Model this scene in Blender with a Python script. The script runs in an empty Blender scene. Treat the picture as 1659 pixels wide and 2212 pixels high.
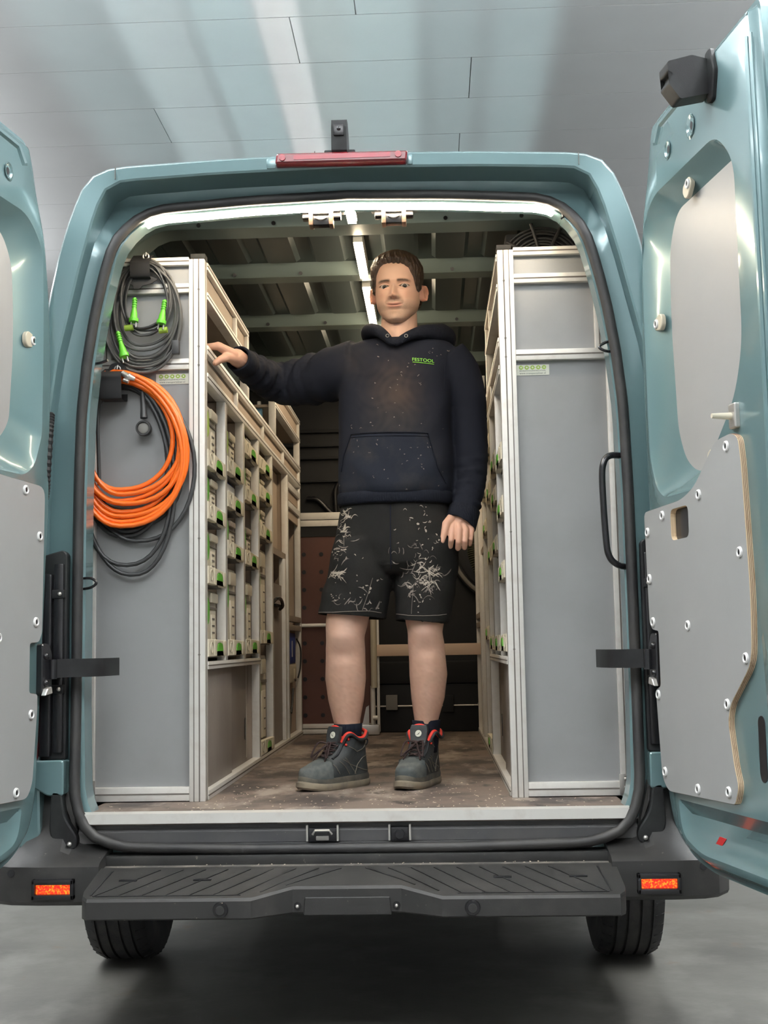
import bpy, bmesh, math, random
import numpy as np
from mathutils import Vector, Matrix
from mathutils.bvhtree import BVHTree
random.seed(7)
rng = np.random.default_rng(7)
SC = bpy.context.scene
COL = SC.collection
R = math.radians

# ------------------------------------------------------------------ camera
cam_d = bpy.data.cameras.new('camera')
cam_d.sensor_fit = 'VERTICAL'
cam_d.sensor_height = 36.0
cam_d.lens = 36.0 * 2700.0 / 2212.0
cam_d.clip_start = 0.05
cam_o = bpy.data.objects.new('camera', cam_d)
COL.objects.link(cam_o)
cam_o.matrix_world = (Matrix.Translation((0.234, -3.567, 1.108)) @ Matrix.Rotation(R(2.2), 4, 'Z')
                      @ Matrix.Rotation(R(96.1), 4, 'X') @ Matrix.Rotation(R(-1.0), 4, 'Z'))
SC.camera = cam_o

# ------------------------------------------------------------------ world, exposure
wd = bpy.data.worlds.new('world')
SC.world = wd
wd.use_nodes = True
wd.node_tree.nodes['Background'].inputs[0].default_value = (0.55, 0.6, 0.62, 1)
wd.node_tree.nodes['Background'].inputs[1].default_value = 0.05
SC.view_settings.view_transform = 'Standard'
SC.view_settings.look = 'None'
SC.view_settings.gamma = 1.0
SC.view_settings.exposure = 0.0
SC.view_settings.use_curve_mapping = False
SC.cycles.max_bounces = 8
SC.cycles.diffuse_bounces = 4
SC.cycles.glossy_bounces = 4

# ------------------------------------------------------------------ garage lamps (ceiling tubes, behind and beside the camera), plus added uplights
def area(name, loc, size, energy, color, rot=(0, 0, 0)):
    l = bpy.data.lights.new(name, 'AREA')
    l.shape = 'RECTANGLE'
    l.size, l.size_y = size
    l.energy = energy
    l.color = color
    o = bpy.data.objects.new(name, l)
    o.location = loc
    o.rotation_euler = rot
    COL.objects.link(o)
    return o
for x, y, ln, e0, e1 in ((-2.2, -0.6, 4.0, 120, 760), (2.2, -0.6, 4.0, 120, 760), (0.0, -5.0, 3.0, 85, 600)):
    sz = (0.3, ln) if x else (ln, 0.3)
    area('pendant_lamp_light', (x, y, 4.3), sz, e0, (0.95, 0.98, 1.0))
    area('added_ceiling_uplight', (x, y, 4.36), sz, e1, (0.97, 0.985, 1.0), (math.pi, 0, 0))  # unseen uplight, added only to brighten the ceiling
for x in (-4.3, 4.3):
    area('pendant_lamp_light', (x, 5.5, 4.0), (0.3, 6.0), 90, (0.97, 0.98, 1.0))
    area('added_ceiling_uplight', (x, 5.5, 4.06), (0.3, 6.0), 130, (0.97, 0.98, 1.0), (math.pi, 0, 0))  # added fill aimed upward, no fixture of its own

# added unseen lights above the ribbed roof, in place of its reflections on the ceiling
def add_ceiling_band(x0, x1, energy, spread, color):
    l = bpy.data.lights.new('added_band_light', 'AREA')
    l.shape = 'RECTANGLE'
    l.size, l.size_y = max(.02, (x1 - x0) * .92), 2.9
    l.spread = R(spread)
    l.energy = energy * .78
    l.color = color
    o = bpy.data.objects.new('added_band_light', l)
    xc = (x0 + x1) / 2
    p = Vector((xc * .42, 4.65, 2.75))
    d = (Vector((xc, 4.65, 5.0)) - p).normalized()
    zx = -d
    xx = Vector((1, 0, 0)) - zx * zx.x
    xx.normalize()
    m = Matrix((xx, zx.cross(xx), zx)).transposed().to_4x4()
    m.translation = p
    o.matrix_world = m
    COL.objects.link(o)
for g in ((-2.25, -1.68, 1.6, 9, (0.62, 0.95, 1.0)), (-1.68, -1.22, 3.0, 5, (0.75, 0.96, 1.0)), (-1.20, -.79, 2.8, 4, (0.68, 0.95, 1.0)), (-.80, -.52, 2.7, 3, (0.98, 1.0, 1.0)),
          (-.55, -.22, 2.0, 8, (0.8, 1.0, 1.0)), (-.25, .22, 2.9, 6, (0.72, 0.97, 1.0)), (.22, .66, 1.6, 9, (0.68, 0.95, 1.0)), (.68, 1.10, 1.6, 6, (0.66, 0.95, 1.0))):
    add_ceiling_band(*g)

# ------------------------------------------------------------------ materials
M = {}
def mat(name, col, rough=0.5, metal=0.0, spec=0.5, coat=0.0, var=None, bump=None, emit=None, vcol=None, trans=0.0):
    """var=(second colour, noise scale, low, high[, stretch xyz]); bump=(scale, strength[, stretch xyz])"""
    m = bpy.data.materials.new(name)
    m.use_nodes = True
    nt = m.node_tree
    b = nt.nodes['Principled BSDF']
    b.inputs['Base Color'].default_value = (*col, 1)
    b.inputs['Roughness'].default_value = rough
    b.inputs['Metallic'].default_value = metal
    b.inputs['Specular IOR Level'].default_value = spec
    b.inputs['Coat Weight'].default_value = coat
    b.inputs['Coat Roughness'].default_value = 0.08
    if trans:
        b.inputs['Transmission Weight'].default_value = trans
    def noise(scale, stretch):
        tc = nt.nodes.new('ShaderNodeTexCoord')
        mp = nt.nodes.new('ShaderNodeMapping')
        mp.inputs['Scale'].default_value = stretch
        nz = nt.nodes.new('ShaderNodeTexNoise')
        nz.inputs['Scale'].default_value = scale
        nz.inputs['Detail'].default_value = 6
        nz.inputs['Roughness'].default_value = 0.6
        nt.links.new(tc.outputs['Object'], mp.inputs[0])
        nt.links.new(mp.outputs[0], nz.inputs['Vector'])
        return nz.outputs['Fac']
    src = None
    if vcol:
        a = nt.nodes.new('ShaderNodeAttribute')
        a.attribute_name = vcol
        src = a.outputs['Color']
        nt.links.new(src, b.inputs['Base Color'])
    vl = [] if var is None else (var if isinstance(var, list) else [var])
    for v in vl:
        f = noise(v[1], v[4] if len(v) > 4 else (1, 1, 1))
        mr = nt.nodes.new('ShaderNodeMapRange')
        mr.inputs[1].default_value = v[2]
        mr.inputs[2].default_value = v[3]
        nt.links.new(f, mr.inputs[0])
        mx = nt.nodes.new('ShaderNodeMix')
        mx.data_type = 'RGBA'
        if src is None:
            mx.inputs[6].default_value = (*col, 1)
        else:
            nt.links.new(src, mx.inputs[6])
        mx.inputs[7].default_value = (*v[0], 1)
        nt.links.new(mr.outputs[0], mx.inputs[0])
        src = mx.outputs[2]
        nt.links.new(src, b.inputs['Base Color'])
    if bump:
        f = noise(bump[0], bump[2] if len(bump) > 2 else (1, 1, 1))
        bp = nt.nodes.new('ShaderNodeBump')
        bp.inputs['Strength'].default_value = bump[1]
        bp.inputs['Distance'].default_value = 0.01
        nt.links.new(f, bp.inputs['Height'])
        nt.links.new(bp.outputs[0], b.inputs['Normal'])
    if emit:
        b.inputs['Emission Color'].default_value = (*emit[0], 1)
        b.inputs['Emission Strength'].default_value = emit[1]
    M[name] = m
    return m

mat('paint', (0.135, 0.222, 0.233), 0.25, 0.25, coat=0.6)
mat('paint_dull', (0.16, 0.205, 0.195), 0.42, 0.2)
mat('roof_metal', (0.055, 0.07, 0.072), 0.32, 0.45, bump=(2.0, 0.08))
mat('black_plastic', (0.014, 0.014, 0.015), 0.55, spec=0.22, var=((0.03, 0.034, 0.033), 9, .45, .8), bump=(400, 0.05))
mat('bumper_plastic', (0.025, 0.0245, 0.024), 0.52, spec=0.4, var=[((0.06, 0.056, 0.052), 6, .5, .85), ((0.2, 0.18, 0.15), 60, .68, .78)], bump=(350, 0.06))
mat('dusty_plastic', (0.075, 0.07, 0.066), 0.6, var=[((0.2, 0.175, 0.15), 14, .45, .75), ((0.4, 0.36, 0.3), 70, .62, .75)])
mat('black_gloss', (0.012, 0.012, 0.014), 0.25)
mat('rubber', (0.016, 0.016, 0.017), 0.55, var=((0.05, 0.047, 0.043), 5, .4, .8))
mat('tyre', (0.02, 0.02, 0.021), 0.75, var=((0.055, 0.05, 0.045), 12, .45, .8), bump=(120, 0.15))
mat('aluminium', (0.74, 0.72, 0.68), 0.42, 0.25, var=((0.6, 0.55, 0.5), 18, .5, .85))
mat('groove', (0.12, 0.105, 0.09), 0.7)
mat('brown_steel', (0.30, 0.20, 0.14), 0.35, 0.6)
mat('steel', (0.55, 0.53, 0.5), 0.35, 0.7)
mat('grey_panel', (0.25, 0.255, 0.262), 0.42, var=((0.29, 0.295, 0.30), 3, .4, .7), bump=(500, 0.03))
mat('grey_panel_worn', (0.24, 0.243, 0.247), 0.45, var=[((0.205, 0.207, 0.208), 2.2, .4, .7), ((0.62, 0.62, 0.6), 38, .74, .79)], bump=(500, 0.03))
mat('door_board', (0.29, 0.293, 0.29), 0.45, var=((0.265, 0.27, 0.268), 2.5, .35, .7), bump=(600, 0.03))
mat('window_board', (0.31, 0.305, 0.295), 0.42, var=((0.285, 0.285, 0.28), 2.0, .35, .7))
mat('ply_edge', (0.70, 0.54, 0.35), 0.7, var=((0.42, 0.27, 0.15), 1.0, .55, .68, (160, 160, 1.5)))
mat('white_plastic', (0.78, 0.78, 0.77), 0.4)
mat('beige_plastic', (0.50, 0.455, 0.355), 0.5)
mat('cream_plastic', (0.66, 0.605, 0.48), 0.5)
mat('grey_plastic', (0.2, 0.19, 0.175), 0.55)
mat('green', (0.10, 0.36, 0.035), 0.4)
mat('bright_green', (0.15, 0.62, 0.04), 0.4)
mat('lime', (0.30, 0.46, 0.05), 0.45)
mat('blue', (0.02, 0.05, 0.25), 0.5)
mat('sky_blue', (0.2, 0.45, 0.7), 0.5)
mat('wood', (0.55, 0.40, 0.26), 0.6, var=((0.42, 0.29, 0.18), 6, .4, .7, (1, 8, 8)))
mat('beige_board', (0.42, 0.335, 0.26), 0.6, var=((0.35, 0.275, 0.21), 3, .35, .7))
mat('rack_inside', (0.3, 0.25, 0.205), 0.65, var=((0.24, 0.2, 0.165), 4, .35, .7))
mat('slide_door', (0.24, 0.21, 0.185), 0.5, var=[((0.19, 0.165, 0.145), 4, .4, .7), ((0.5, 0.46, 0.42), 30, .72, .8)])
mat('brown_board', (0.105, 0.04, 0.028), 0.5, var=((0.075, 0.03, 0.022), 3, .4, .7))
mat('dark_lining', (0.015, 0.016, 0.018), 0.55, spec=0.25, var=((0.022, 0.023, 0.025), 3, .4, .7))
mat('dark_tube', (0.008, 0.008, 0.01), 0.35)
mat('load_floor', (0.17, 0.13, 0.105), 0.68, var=[((0.06, 0.047, 0.042), 3.2, .46, .60), ((0.30, 0.25, 0.21), 7, .54, .66, (1, .45, 1)), ((0.05, 0.04, 0.035), 11, .58, .68, (1, .6, 1)), ((0.5, 0.43, 0.35), 70, .66, .74)], bump=(60, 0.12))
mat('sill_grey', (0.085, 0.085, 0.09), 0.45, var=[((0.12, 0.115, 0.112), 5, .4, .7), ((0.4, 0.37, 0.33), 120, .70, .76)])
mat('white_paint', (0.76, 0.745, 0.71), 0.4, var=((0.6, 0.57, 0.52), 22, .55, .8))
mat('orange', (0.85, 0.15, 0.012), 0.3)
mat('cable_grey', (0.085, 0.083, 0.08), 0.5)
mat('cable_dark', (0.035, 0.036, 0.037), 0.45)
mat('webbing', (0.014, 0.014, 0.015), 0.75)
mat('red_lens', (0.15, 0.004, 0.010), 0.15, coat=0.5)
mat('red_lens_clear', (0.26, 0.010, 0.022), 0.2)
mat('red_reflect', (0.5, 0.03, 0.03), 0.35)
mat('lamp_glow', (0.5, 0.02, 0.01), 0.2, emit=((1.0, 0.12, 0.02), 1.0))
_nt = M['lamp_glow'].node_tree
_tc, _nz, _cr = _nt.nodes.new('ShaderNodeTexCoord'), _nt.nodes.new('ShaderNodeTexNoise'), _nt.nodes.new('ShaderNodeValToRGB')
_nz.inputs['Scale'].default_value = 190
_cr.color_ramp.elements[0].position, _cr.color_ramp.elements[0].color = .36, (0.75, 0.004, 0.012, 1)
_cr.color_ramp.elements[1].position, _cr.color_ramp.elements[1].color = .64, (1.0, 0.42, 0.02, 1)
_e = _cr.color_ramp.elements.new(.5); _e.color = (1.0, 0.06, 0.005, 1)
_nt.links.new(_tc.outputs['Object'], _nz.inputs['Vector'])
_nt.links.new(_nz.outputs['Fac'], _cr.inputs[0])
_nt.links.new(_cr.outputs[0], _nt.nodes['Principled BSDF'].inputs['Emission Color'])
mat('led', (1, 1, 1), 0.5, emit=((1.0, 0.84, 0.62), 80))
mat('led_roof', (1, 1, 1), 0.5, emit=((1.0, 0.80, 0.55), 75))
mat('sticker', (0.72, 0.72, 0.62), 0.5)
mat('ink', (0.03, 0.05, 0.03), 0.6)
mat('concrete', (0.125, 0.12, 0.108), 0.42, var=[((0.07, 0.067, 0.06), 1.5, .4, .65), ((0.165, 0.16, 0.145), 3.3, .5, .72), ((0.12, 0.085, 0.06), 5.5, .63, .74)], bump=(25, 0.08))
mat('ceiling_panel', (0.52, 0.53, 0.53), 0.38, var=((0.49, 0.5, 0.5), .9, .4, .65))
mat('wall', (0.5, 0.5, 0.49), 0.6, var=((0.46, 0.46, 0.455), 1.2, .4, .65))

# ------------------------------------------------------------------ mesh helpers
def ring(c, u, v, ru, rv, n, p=2.0):
    c, u, v = Vector(c), Vector(u), Vector(v)
    out = []
    for i in range(n):
        a = 2 * math.pi * i / n
        ca, sa = math.cos(a), math.sin(a)
        if p != 2.0:
            k = (abs(ca) ** p + abs(sa) ** p) ** (-1.0 / p)
            ca, sa = ca * k, sa * k
        out.append(c + u * (ru * ca) + v * (rv * sa))
    return out

def catmull(pts, n, closed=False):
    P = [np.array(p, float) for p in pts]
    m = len(P)
    segs = m if closed else m - 1
    out = []
    for s in range(segs):
        if closed:
            a, b, c, d = P[(s - 1) % m], P[s], P[(s + 1) % m], P[(s + 2) % m]
        else:
            b, c = P[s], P[s + 1]
            a = P[s - 1] if s > 0 else 2 * b - c
            d = P[s + 2] if s + 2 < m else 2 * c - b
        for i in range(n):
            t = i / n
            out.append(0.5 * ((2 * b) + (-a + c) * t + (2 * a - 5 * b + 4 * c - d) * t * t + (-a + 3 * b - 3 * c + d) * t ** 3))
    if not closed:
        out.append(P[-1])
    return out

def resample(pts, n, closed=False):
    P = np.array([list(p) for p in pts], float)
    if closed:
        P = np.vstack([P, P[:1]])
    L = np.concatenate([[0], np.cumsum(np.linalg.norm(np.diff(P, axis=0), axis=1))])
    t = np.linspace(0, L[-1], n + (1 if closed else 0))
    if closed:
        t = t[:-1]
    return [tuple(np.interp(x, L, P[:, k]) for k in range(P.shape[1])) for x in t]

class MB:
    def __init__(self):
        self.v, self.f, self.mi, self.m = [], [], [], 0
    def add(self, vs, fs):
        o = len(self.v)
        self.v += [tuple(x) for x in vs]
        self.f += [tuple(o + i for i in f) for f in fs]
        self.mi += [self.m] * len(fs)
        return self
    def box(self, a, b, bev=0.0):
        x0, x1 = sorted((a[0], b[0])); y0, y1 = sorted((a[1], b[1])); z0, z1 = sorted((a[2], b[2]))
        if bev <= 0:
            vs = [(x, y, z) for z in (z0, z1) for y in (y0, y1) for x in (x0, x1)]
            return self.add(vs, [(0, 2, 3, 1), (4, 5, 7, 6), (0, 1, 5, 4), (2, 6, 7, 3), (0, 4, 6, 2), (1, 3, 7, 5)])
        bev = min(bev, (x1 - x0) * .49, (y1 - y0) * .49, (z1 - z0) * .49)
        bm = bmesh.new()
        bmesh.ops.create_cube(bm, size=1)
        for v in bm.verts:
            v.co = Vector(((x0 + x1) / 2 + v.co.x * (x1 - x0), (y0 + y1) / 2 + v.co.y * (y1 - y0), (z0 + z1) / 2 + v.co.z * (z1 - z0)))
        bmesh.ops.bevel(bm, geom=list(bm.edges), offset=bev, segments=2, profile=0.6, affect='EDGES')
        self.bm(bm)
        return self
    def bm(self, bm, mtx=None):
        bm.verts.index_update()
        self.add([(mtx @ v.co if mtx else v.co.copy()) for v in bm.verts], [[v.index for v in f.verts] for f in bm.faces])
        bm.free()
        return self
    def loft(self, loops, closed=True, cap0=True, cap1=True):
        n = len(loops[0])
        vs = [p for l in loops for p in l]
        fs = []
        for k in range(len(loops) - 1):
            for i in range(n if closed else n - 1):
                j = (i + 1) % n
                fs.append((k * n + i, k * n + j, (k + 1) * n + j, (k + 1) * n + i))
        if closed and cap0:
            fs.append(tuple(reversed(range(n))))
        if closed and cap1:
            fs.append(tuple((len(loops) - 1) * n + i for i in range(n)))
        return self.add(vs, fs)
    def tube(self, pts, r, n=10, closed=False, flat=None):
        P = [Vector(p) for p in pts]
        m = len(P)
        rr = r if isinstance(r, (list, tuple, np.ndarray)) else [r] * m
        T = []
        for i in range(m):
            a = P[(i - 1) % m] if (closed or i > 0) else P[i]
            b = P[(i + 1) % m] if (closed or i < m - 1) else P[i]
            T.append((b - a).normalized())
        up = Vector((0, 0, 1)) if abs(T[0].z) < 0.9 else Vector((1, 0, 0))
        u = (up - T[0] * up.dot(T[0])).normalized()
        loops = []
        for i in range(m):
            u = (u - T[i] * u.dot(T[i])).normalized()
            w = T[i].cross(u)
            loops.append(ring(P[i], u, w, rr[i], rr[i] * (flat or 1), n))
        if closed:
            loops.append(loops[0])
            return self.loft(loops, cap0=False, cap1=False)
        return self.loft(loops)
    def prism(self, poly, f, d0, d1, bev=0.0):
        """poly: 2D outline; f(a, b, d) -> 3D point; extruded d0..d1, optional chamfer at the d1 side"""
        n = len(poly)
        loops = [[f(a, b, d0) for a, b in poly]]
        if bev:
            c = inset(poly, bev)
            s = 1 if d1 > d0 else -1
            loops += [[f(a, b, d1 - s * bev) for a, b in poly], [f(a, b, d1) for a, b in c]]
        else:
            loops += [[f(a, b, d1) for a, b in poly]]
        bm = bmesh.new()
        LV = [[bm.verts.new(p) for p in l] for l in loops]
        for k in range(len(LV) - 1):
            for i in range(n):
                j = (i + 1) % n
                bm.faces.new((LV[k][i], LV[k][j], LV[k + 1][j], LV[k + 1][i]))
        bm.faces.new(list(reversed(LV[0])))
        bm.faces.new(LV[-1])
        big = [fc for fc in bm.faces if len(fc.verts) > 4]
        bmesh.ops.triangulate(bm, faces=big, ngon_method='EAR_CLIP')
        bmesh.ops.recalc_face_normals(bm, faces=list(bm.faces))
        return self.bm(bm)
    def build(self, name, material, parent=None, smooth=40, label=None, loc=None):
        me = bpy.data.meshes.new(name)
        me.from_pydata(self.v, [], self.f)
        ml = material if isinstance(material, (list, tuple)) else [material]
        for x in ml:
            me.materials.append(M[x] if isinstance(x, str) else x)
        if len(ml) > 1:
            me.polygons.foreach_set('material_index', self.mi)
        me.validate()
        bm = bmesh.new(); bm.from_mesh(me)
        bmesh.ops.remove_doubles(bm, verts=bm.verts, dist=1e-5)
        bmesh.ops.recalc_face_normals(bm, faces=bm.faces)
        bm.to_mesh(me); bm.free()
        if smooth:
            me.polygons.foreach_set('use_smooth', [True] * len(me.polygons))
            me.set_sharp_from_angle(angle=R(smooth))
        return put(name, me, parent, label, loc)

def inset(poly, d):
    n = len(poly)
    A = sum(poly[i][0] * poly[(i + 1) % n][1] - poly[(i + 1) % n][0] * poly[i][1] for i in range(n))
    s = 1 if A > 0 else -1
    out = []
    for i in range(n):
        p0, p1, p2 = (np.array(poly[(i - 1) % n]), np.array(poly[i]), np.array(poly[(i + 1) % n]))
        e1 = p1 - p0; e2 = p2 - p1
        n1 = np.array((-e1[1], e1[0])) * s; n2 = np.array((-e2[1], e2[0])) * s
        n1 = n1 / (np.linalg.norm(n1) + 1e-9); n2 = n2 / (np.linalg.norm(n2) + 1e-9)
        b = n1 + n2
        b = b / (np.linalg.norm(b) + 1e-9)
        k = max(0.5, float(b @ n1))
        out.append(tuple(p1 + b * d / k))
    return out

def rounded(poly, r, n=5):
    out = []
    m = len(poly)
    for i in range(m):
        p0, p1, p2 = (np.array(poly[(i - 1) % m], float), np.array(poly[i], float), np.array(poly[(i + 1) % m], float))
        a, b = p0 - p1, p2 - p1
        la, lb = np.linalg.norm(a), np.linalg.norm(b)
        rr = min(r if not isinstance(r, (list, tuple)) else r[i], la * .45, lb * .45)
        if rr < 1e-5:
            out.append(tuple(p1)); continue
        s, e = p1 + a / la * rr, p1 + b / lb * rr
        for k in range(n + 1):
            t = k / n
            out.append(tuple((1 - t) ** 2 * s + 2 * t * (1 - t) * p1 + t * t * e))
    return out

def rect(a0, b0, a1, b1, r=0.0, n=4):
    p = [(a0, b0), (a1, b0), (a1, b1), (a0, b1)]
    return rounded(p, r, n) if r else p

def put(name, me, parent=None, label=None, loc=None):
    o = bpy.data.objects.new(name, me)
    COL.objects.link(o)
    if loc is not None:
        o.location = loc
    adopt(o, parent)
    if label:
        o['label'] = label
    return o

def adopt(o, parent):
    if parent is not None:
        o.parent = parent
        if parent.type == 'EMPTY':
            o.matrix_parent_inverse = Matrix.Translation(parent.location).inverted()

def twin(src, parent, loc=None, mtx=None, name=None):
    o = src.copy()
    COL.objects.link(o)
    if name:
        o.name = name
    if loc is not None:
        o.location = loc
    o.parent = None
    adopt(o, parent)
    if mtx is not None:
        o.matrix_basis = mtx
    return o

def thing(name, label, cat, loc=(0, 0, 0), group=None):
    o = bpy.data.objects.new(name, None)
    o.empty_display_size = 0.05
    o.location = loc
    COL.objects.link(o)
    return tag(o, label, cat, group)

def tag(o, label, cat, group=None):
    o['label'] = label
    o['category'] = cat
    if group:
        o['group'] = group
    return o

def structure(o):
    o['kind'] = 'structure'
    return o

def text_mesh(body, size, name='text', shear=0.0, ext=0.0, spacing=1.0):
    c = bpy.data.curves.new(name, 'FONT')
    c.body = body
    c.size = size
    c.align_x = 'CENTER'
    c.align_y = 'CENTER'
    c.extrude = ext
    c.shear = shear
    c.space_character = spacing
    o = bpy.data.objects.new(name, c)
    COL.objects.link(o)
    dg = bpy.context.evaluated_depsgraph_get()
    me = bpy.data.meshes.new_from_object(o.evaluated_get(dg))
    bpy.data.objects.remove(o)
    bpy.data.curves.remove(c)
    return me
# ================================================================== garage
FL = 0.645          # load floor height
b = MB().box((-5.5, -7.5, -0.1), (5.5, 10.5, 0))
structure(b.build('floor', 'concrete'))
cl = structure(MB().box((-5.5, -7.5, 5.03), (5.5, 10.5, 5.12)).build('ceiling', 'groove'))
rows = [3.80 + .622 * k for k in range(-18, 11)]
for k, y in enumerate(rows):
    y1 = min(y + .622, 10.5)
    off = {3.80: -.585}.get(round(y, 2))
    idx = k - 18
    off = {0: -.585, 1: .563, 2: -1.713}.get(idx, ((idx * 1.37) % 2.4) - 1.2)
    xs = [-5.5] + [x for x in (off - 4.2, off, off + 4.2) if -5.3 < x < 5.3] + [5.5]
    for i in range(len(xs) - 1):
        MB().box((xs[i] + .003, max(y, -7.5) + .003, 5.0), (xs[i + 1] - .003, y1 - .003, 5.035)).build('ceiling_panel', 'ceiling_panel', cl, smooth=0)
structure(MB().box((-5.6, 10.5, 0), (5.6, 10.6, 5.12)).build('wall_back', 'wall'))
structure(MB().box((-5.6, -7.6, 0), (5.6, -7.5, 5.12)).build('wall_front', 'wall'))
structure(MB().box((-5.6, -7.5, 0), (-5.5, 10.5, 5.12)).build('wall_left', 'wall'))
structure(MB().box((5.5, -7.5, 0), (5.6, 10.5, 5.12)).build('wall_right', 'wall'))

# ================================================================== van
VAN = thing('delivery_van', 'teal panel van with both rear doors swung open', 'van', (0, 2.2, 0))
def full(half, n):
    """half outline from top centre round the right side to bottom centre -> closed loop of (x, z)"""
    h = resample(half, n)
    return h + [(-x, z) for x, z in reversed(h[1:-1])]
def at(loop, y):
    return [(x, y, z) for x, z in loop]
NP = 70
SIL = [(0, 2.572), (0.4, 2.562), (0.66, 2.550), (0.72, 2.542), (0.765, 2.52), (0.79, 2.49), (0.812, 2.44), (0.84, 2.36), (0.862, 2.28), (0.89, 2.14), (0.925, 1.9), (0.95, 1.6), (0.965, 1.3), (0.965, 0.9), (0.96, 0.60), (0.955, .5), (0, .5)]
REC = [(0, 2.527), (0.4, 2.518), (0.66, 2.506), (0.69, 2.500), (0.722, 2.478), (0.742, 2.44), (0.757, 2.40), (0.80, 2.24), (0.832, 2.10), (0.862, 1.97), (0.885, 1.8), (0.90, 1.5), (0.905, 1.2), (0.905, 0.8), (0.90, .58), (.86, .51), (0, .51)]
SEAL = [(0, 2.483), (0.3, 2.474), (0.567, 2.457), (0.615, 2.446), (0.663, 2.41), (0.702, 2.353), (0.728, 2.29), (0.752, 2.195), (0.773, 2.095), (0.793, 1.965), (0.809, 1.8), (0.815, 1.546), (0.817, 0.96), (0.812, 0.71), (0.798, 0.64), (0.755, 0.575), (0.66, 0.543), (0.3, 0.534), (0, .534)]
sil, rec, seal = full(SIL, NP), full(REC, NP), full(SEAL, NP)
def grow(loop, d):
    return inset(loop, -d)
# outer skin: sides and roof running forward, closed in front
b = MB()
loops = [at(rec, 0.004), at(grow(sil, -.012), 0.0), at(grow(sil, -.004), 0.008), at(sil, 0.03), at(grow(sil, .004), 0.25)]
for y, s, dz in ((1.0, 1.015, .02), (2.2, 1.025, .03), (3.4, 1.02, .03), (4.8, 1.01, .03), (6.1, .98, .0)):
    loops.append([(x * s, y, z + (dz if z > 2 else 0)) for x, z in sil])
b.loft(loops, cap0=False, cap1=True)
body = b.build('body_shell', 'paint', VAN, smooth=35)
# jamb: recess step, jamb face, flange round the opening
b = MB()
def deep(z):
    return .055 * min(1, max(0, (z - 2.33) / .10))
def at2(loop, y):
    return [(x, y + deep(z), z) for x, z in loop]
b.loft([at(rec, 0.004), at(grow(rec, -.006), 0.008), at2(grow(rec, -.010), 0.06), at2(grow(seal, .012), 0.066), at2(grow(seal, -.004), 0.062), at2(grow(seal, -.022), 0.062),
        at2(grow(seal, -.030), 0.066), at2(grow(seal, -.031), 0.14)], cap0=False, cap1=False)
b.build('door_frame', 'paint', VAN, smooth=35)
# panel gaps on the roof corner caps
for s in (-1, 1):
    MB().box((s * .6875, -0.0018, 2.505), (s * .6892, 0.006, 2.5415)).build('panel_gap', 'groove', VAN, smooth=0)
# rubber seal
sl = resample(grow(seal, -.012), 150, closed=True)
b = MB()
b.tube([(x, 0.046 + deep(z) - .040 * min(1, max(0, (.95 - z) / .33)), z) for x, z in sl], .0155, 10, closed=True)
b.tube([(x, 0.052 + deep(z), z) for x, z in resample(grow(seal, -.001), 150, closed=True)], .006, 8, closed=True)
b.build('door_seal', 'rubber', VAN)
# header led strip following the top of the opening
led = [p for p in resample(grow(seal, -.034), 400, closed=True) if p[1] > 2.395 and abs(p[0]) < .66]
led.sort()
b = MB()
b.tube([(x, 0.072 + deep(z), z - .003) for x, z in led], .0115, 8, flat=.8)
b.build('led_strip', 'led', VAN)
b = MB()
b.tube([(x, 0.088 + deep(z), z + .005) for x, z in led], .009, 8)
b.build('led_channel', 'aluminium', VAN)
b = MB()
b.tube([(.645, .10, 2.395), (.648, .09, 2.378), (.640, .09, 2.372)], .003, 6)
b.build('led_lead', 'cable_dark', VAN)

# load floor, sill, edge strip
MB().box((-.783, .012, FL - .03), (.771, 3.4, FL)).build('load_floor', 'load_floor', VAN, smooth=0)
b = MB()
b.prism([(-.006, FL + .002), (.05, FL + .002), (.05, FL), (-.002, FL), (-.002, FL - .026), (-.006, FL - .026)], lambda a, z, d: (d, a + .01, z), -.784, .772)
b.build('floor_edge_strip', 'aluminium', VAN, smooth=0)
b = MB()
prof = [(.012, FL - .028), (.03, FL - .034), (.034, .602), (.028, .592), (.03, .562), (.05, .553), (.12, .553), (.12, FL - .031)]
b.prism(prof, lambda a, z, d: (d, a, z), -.79, .79)
b.build('sill_panel', 'sill_grey', VAN, smooth=30)
b = MB()
b.tube([(x, .03, .556 + .10 * max(0, (abs(x) - .66) / .14) ** 2.2) for x in np.linspace(-.785, .785, 60)], .0065, 8)
b.build('sill_bead', 'rubber', VAN)
MB().box((-.80, -.012, .502), (.80, .045, .5325), .004).build('sill_cover', 'bumper_plastic', VAN)
# floor latch strikers
for x in (-.092, .125):
    w = .04 if x < 0 else .026
    g = MB().box((x - w, .008, .563), (x + w, .03, .602), .004).build('sill_striker', 'black_gloss', VAN)
    if x < 0:
        MB().tube([(x - .027, .0, .585), (x - .02, -.004, .596), (x + .02, -.004, .596), (x + .027, .0, .585)], .0035, 8).build('striker_loop', 'steel', g)
        MB().box((x - .018, .002, .568), (x + .018, .01, .58), .002).build('striker_plate', 'grey_plastic', g)
    else:
        bm = bmesh.new()
        bmesh.ops.create_cone(bm, segments=20, radius1=.014, radius2=.012, depth=.014, cap_ends=True)
        MB().bm(bm, Matrix.Translation((x, .004, .583)) @ Matrix.Rotation(R(90), 4, 'X')).build('striker_socket', 'dark_tube', g)
    for s in (-1, 1):
        MB().box((x + s * (w + .003) - .0025, .004, .566), (x + s * (w + .003) + .0025, .02, .609)).build('striker_guide', 'steel', g, smooth=0)

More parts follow.
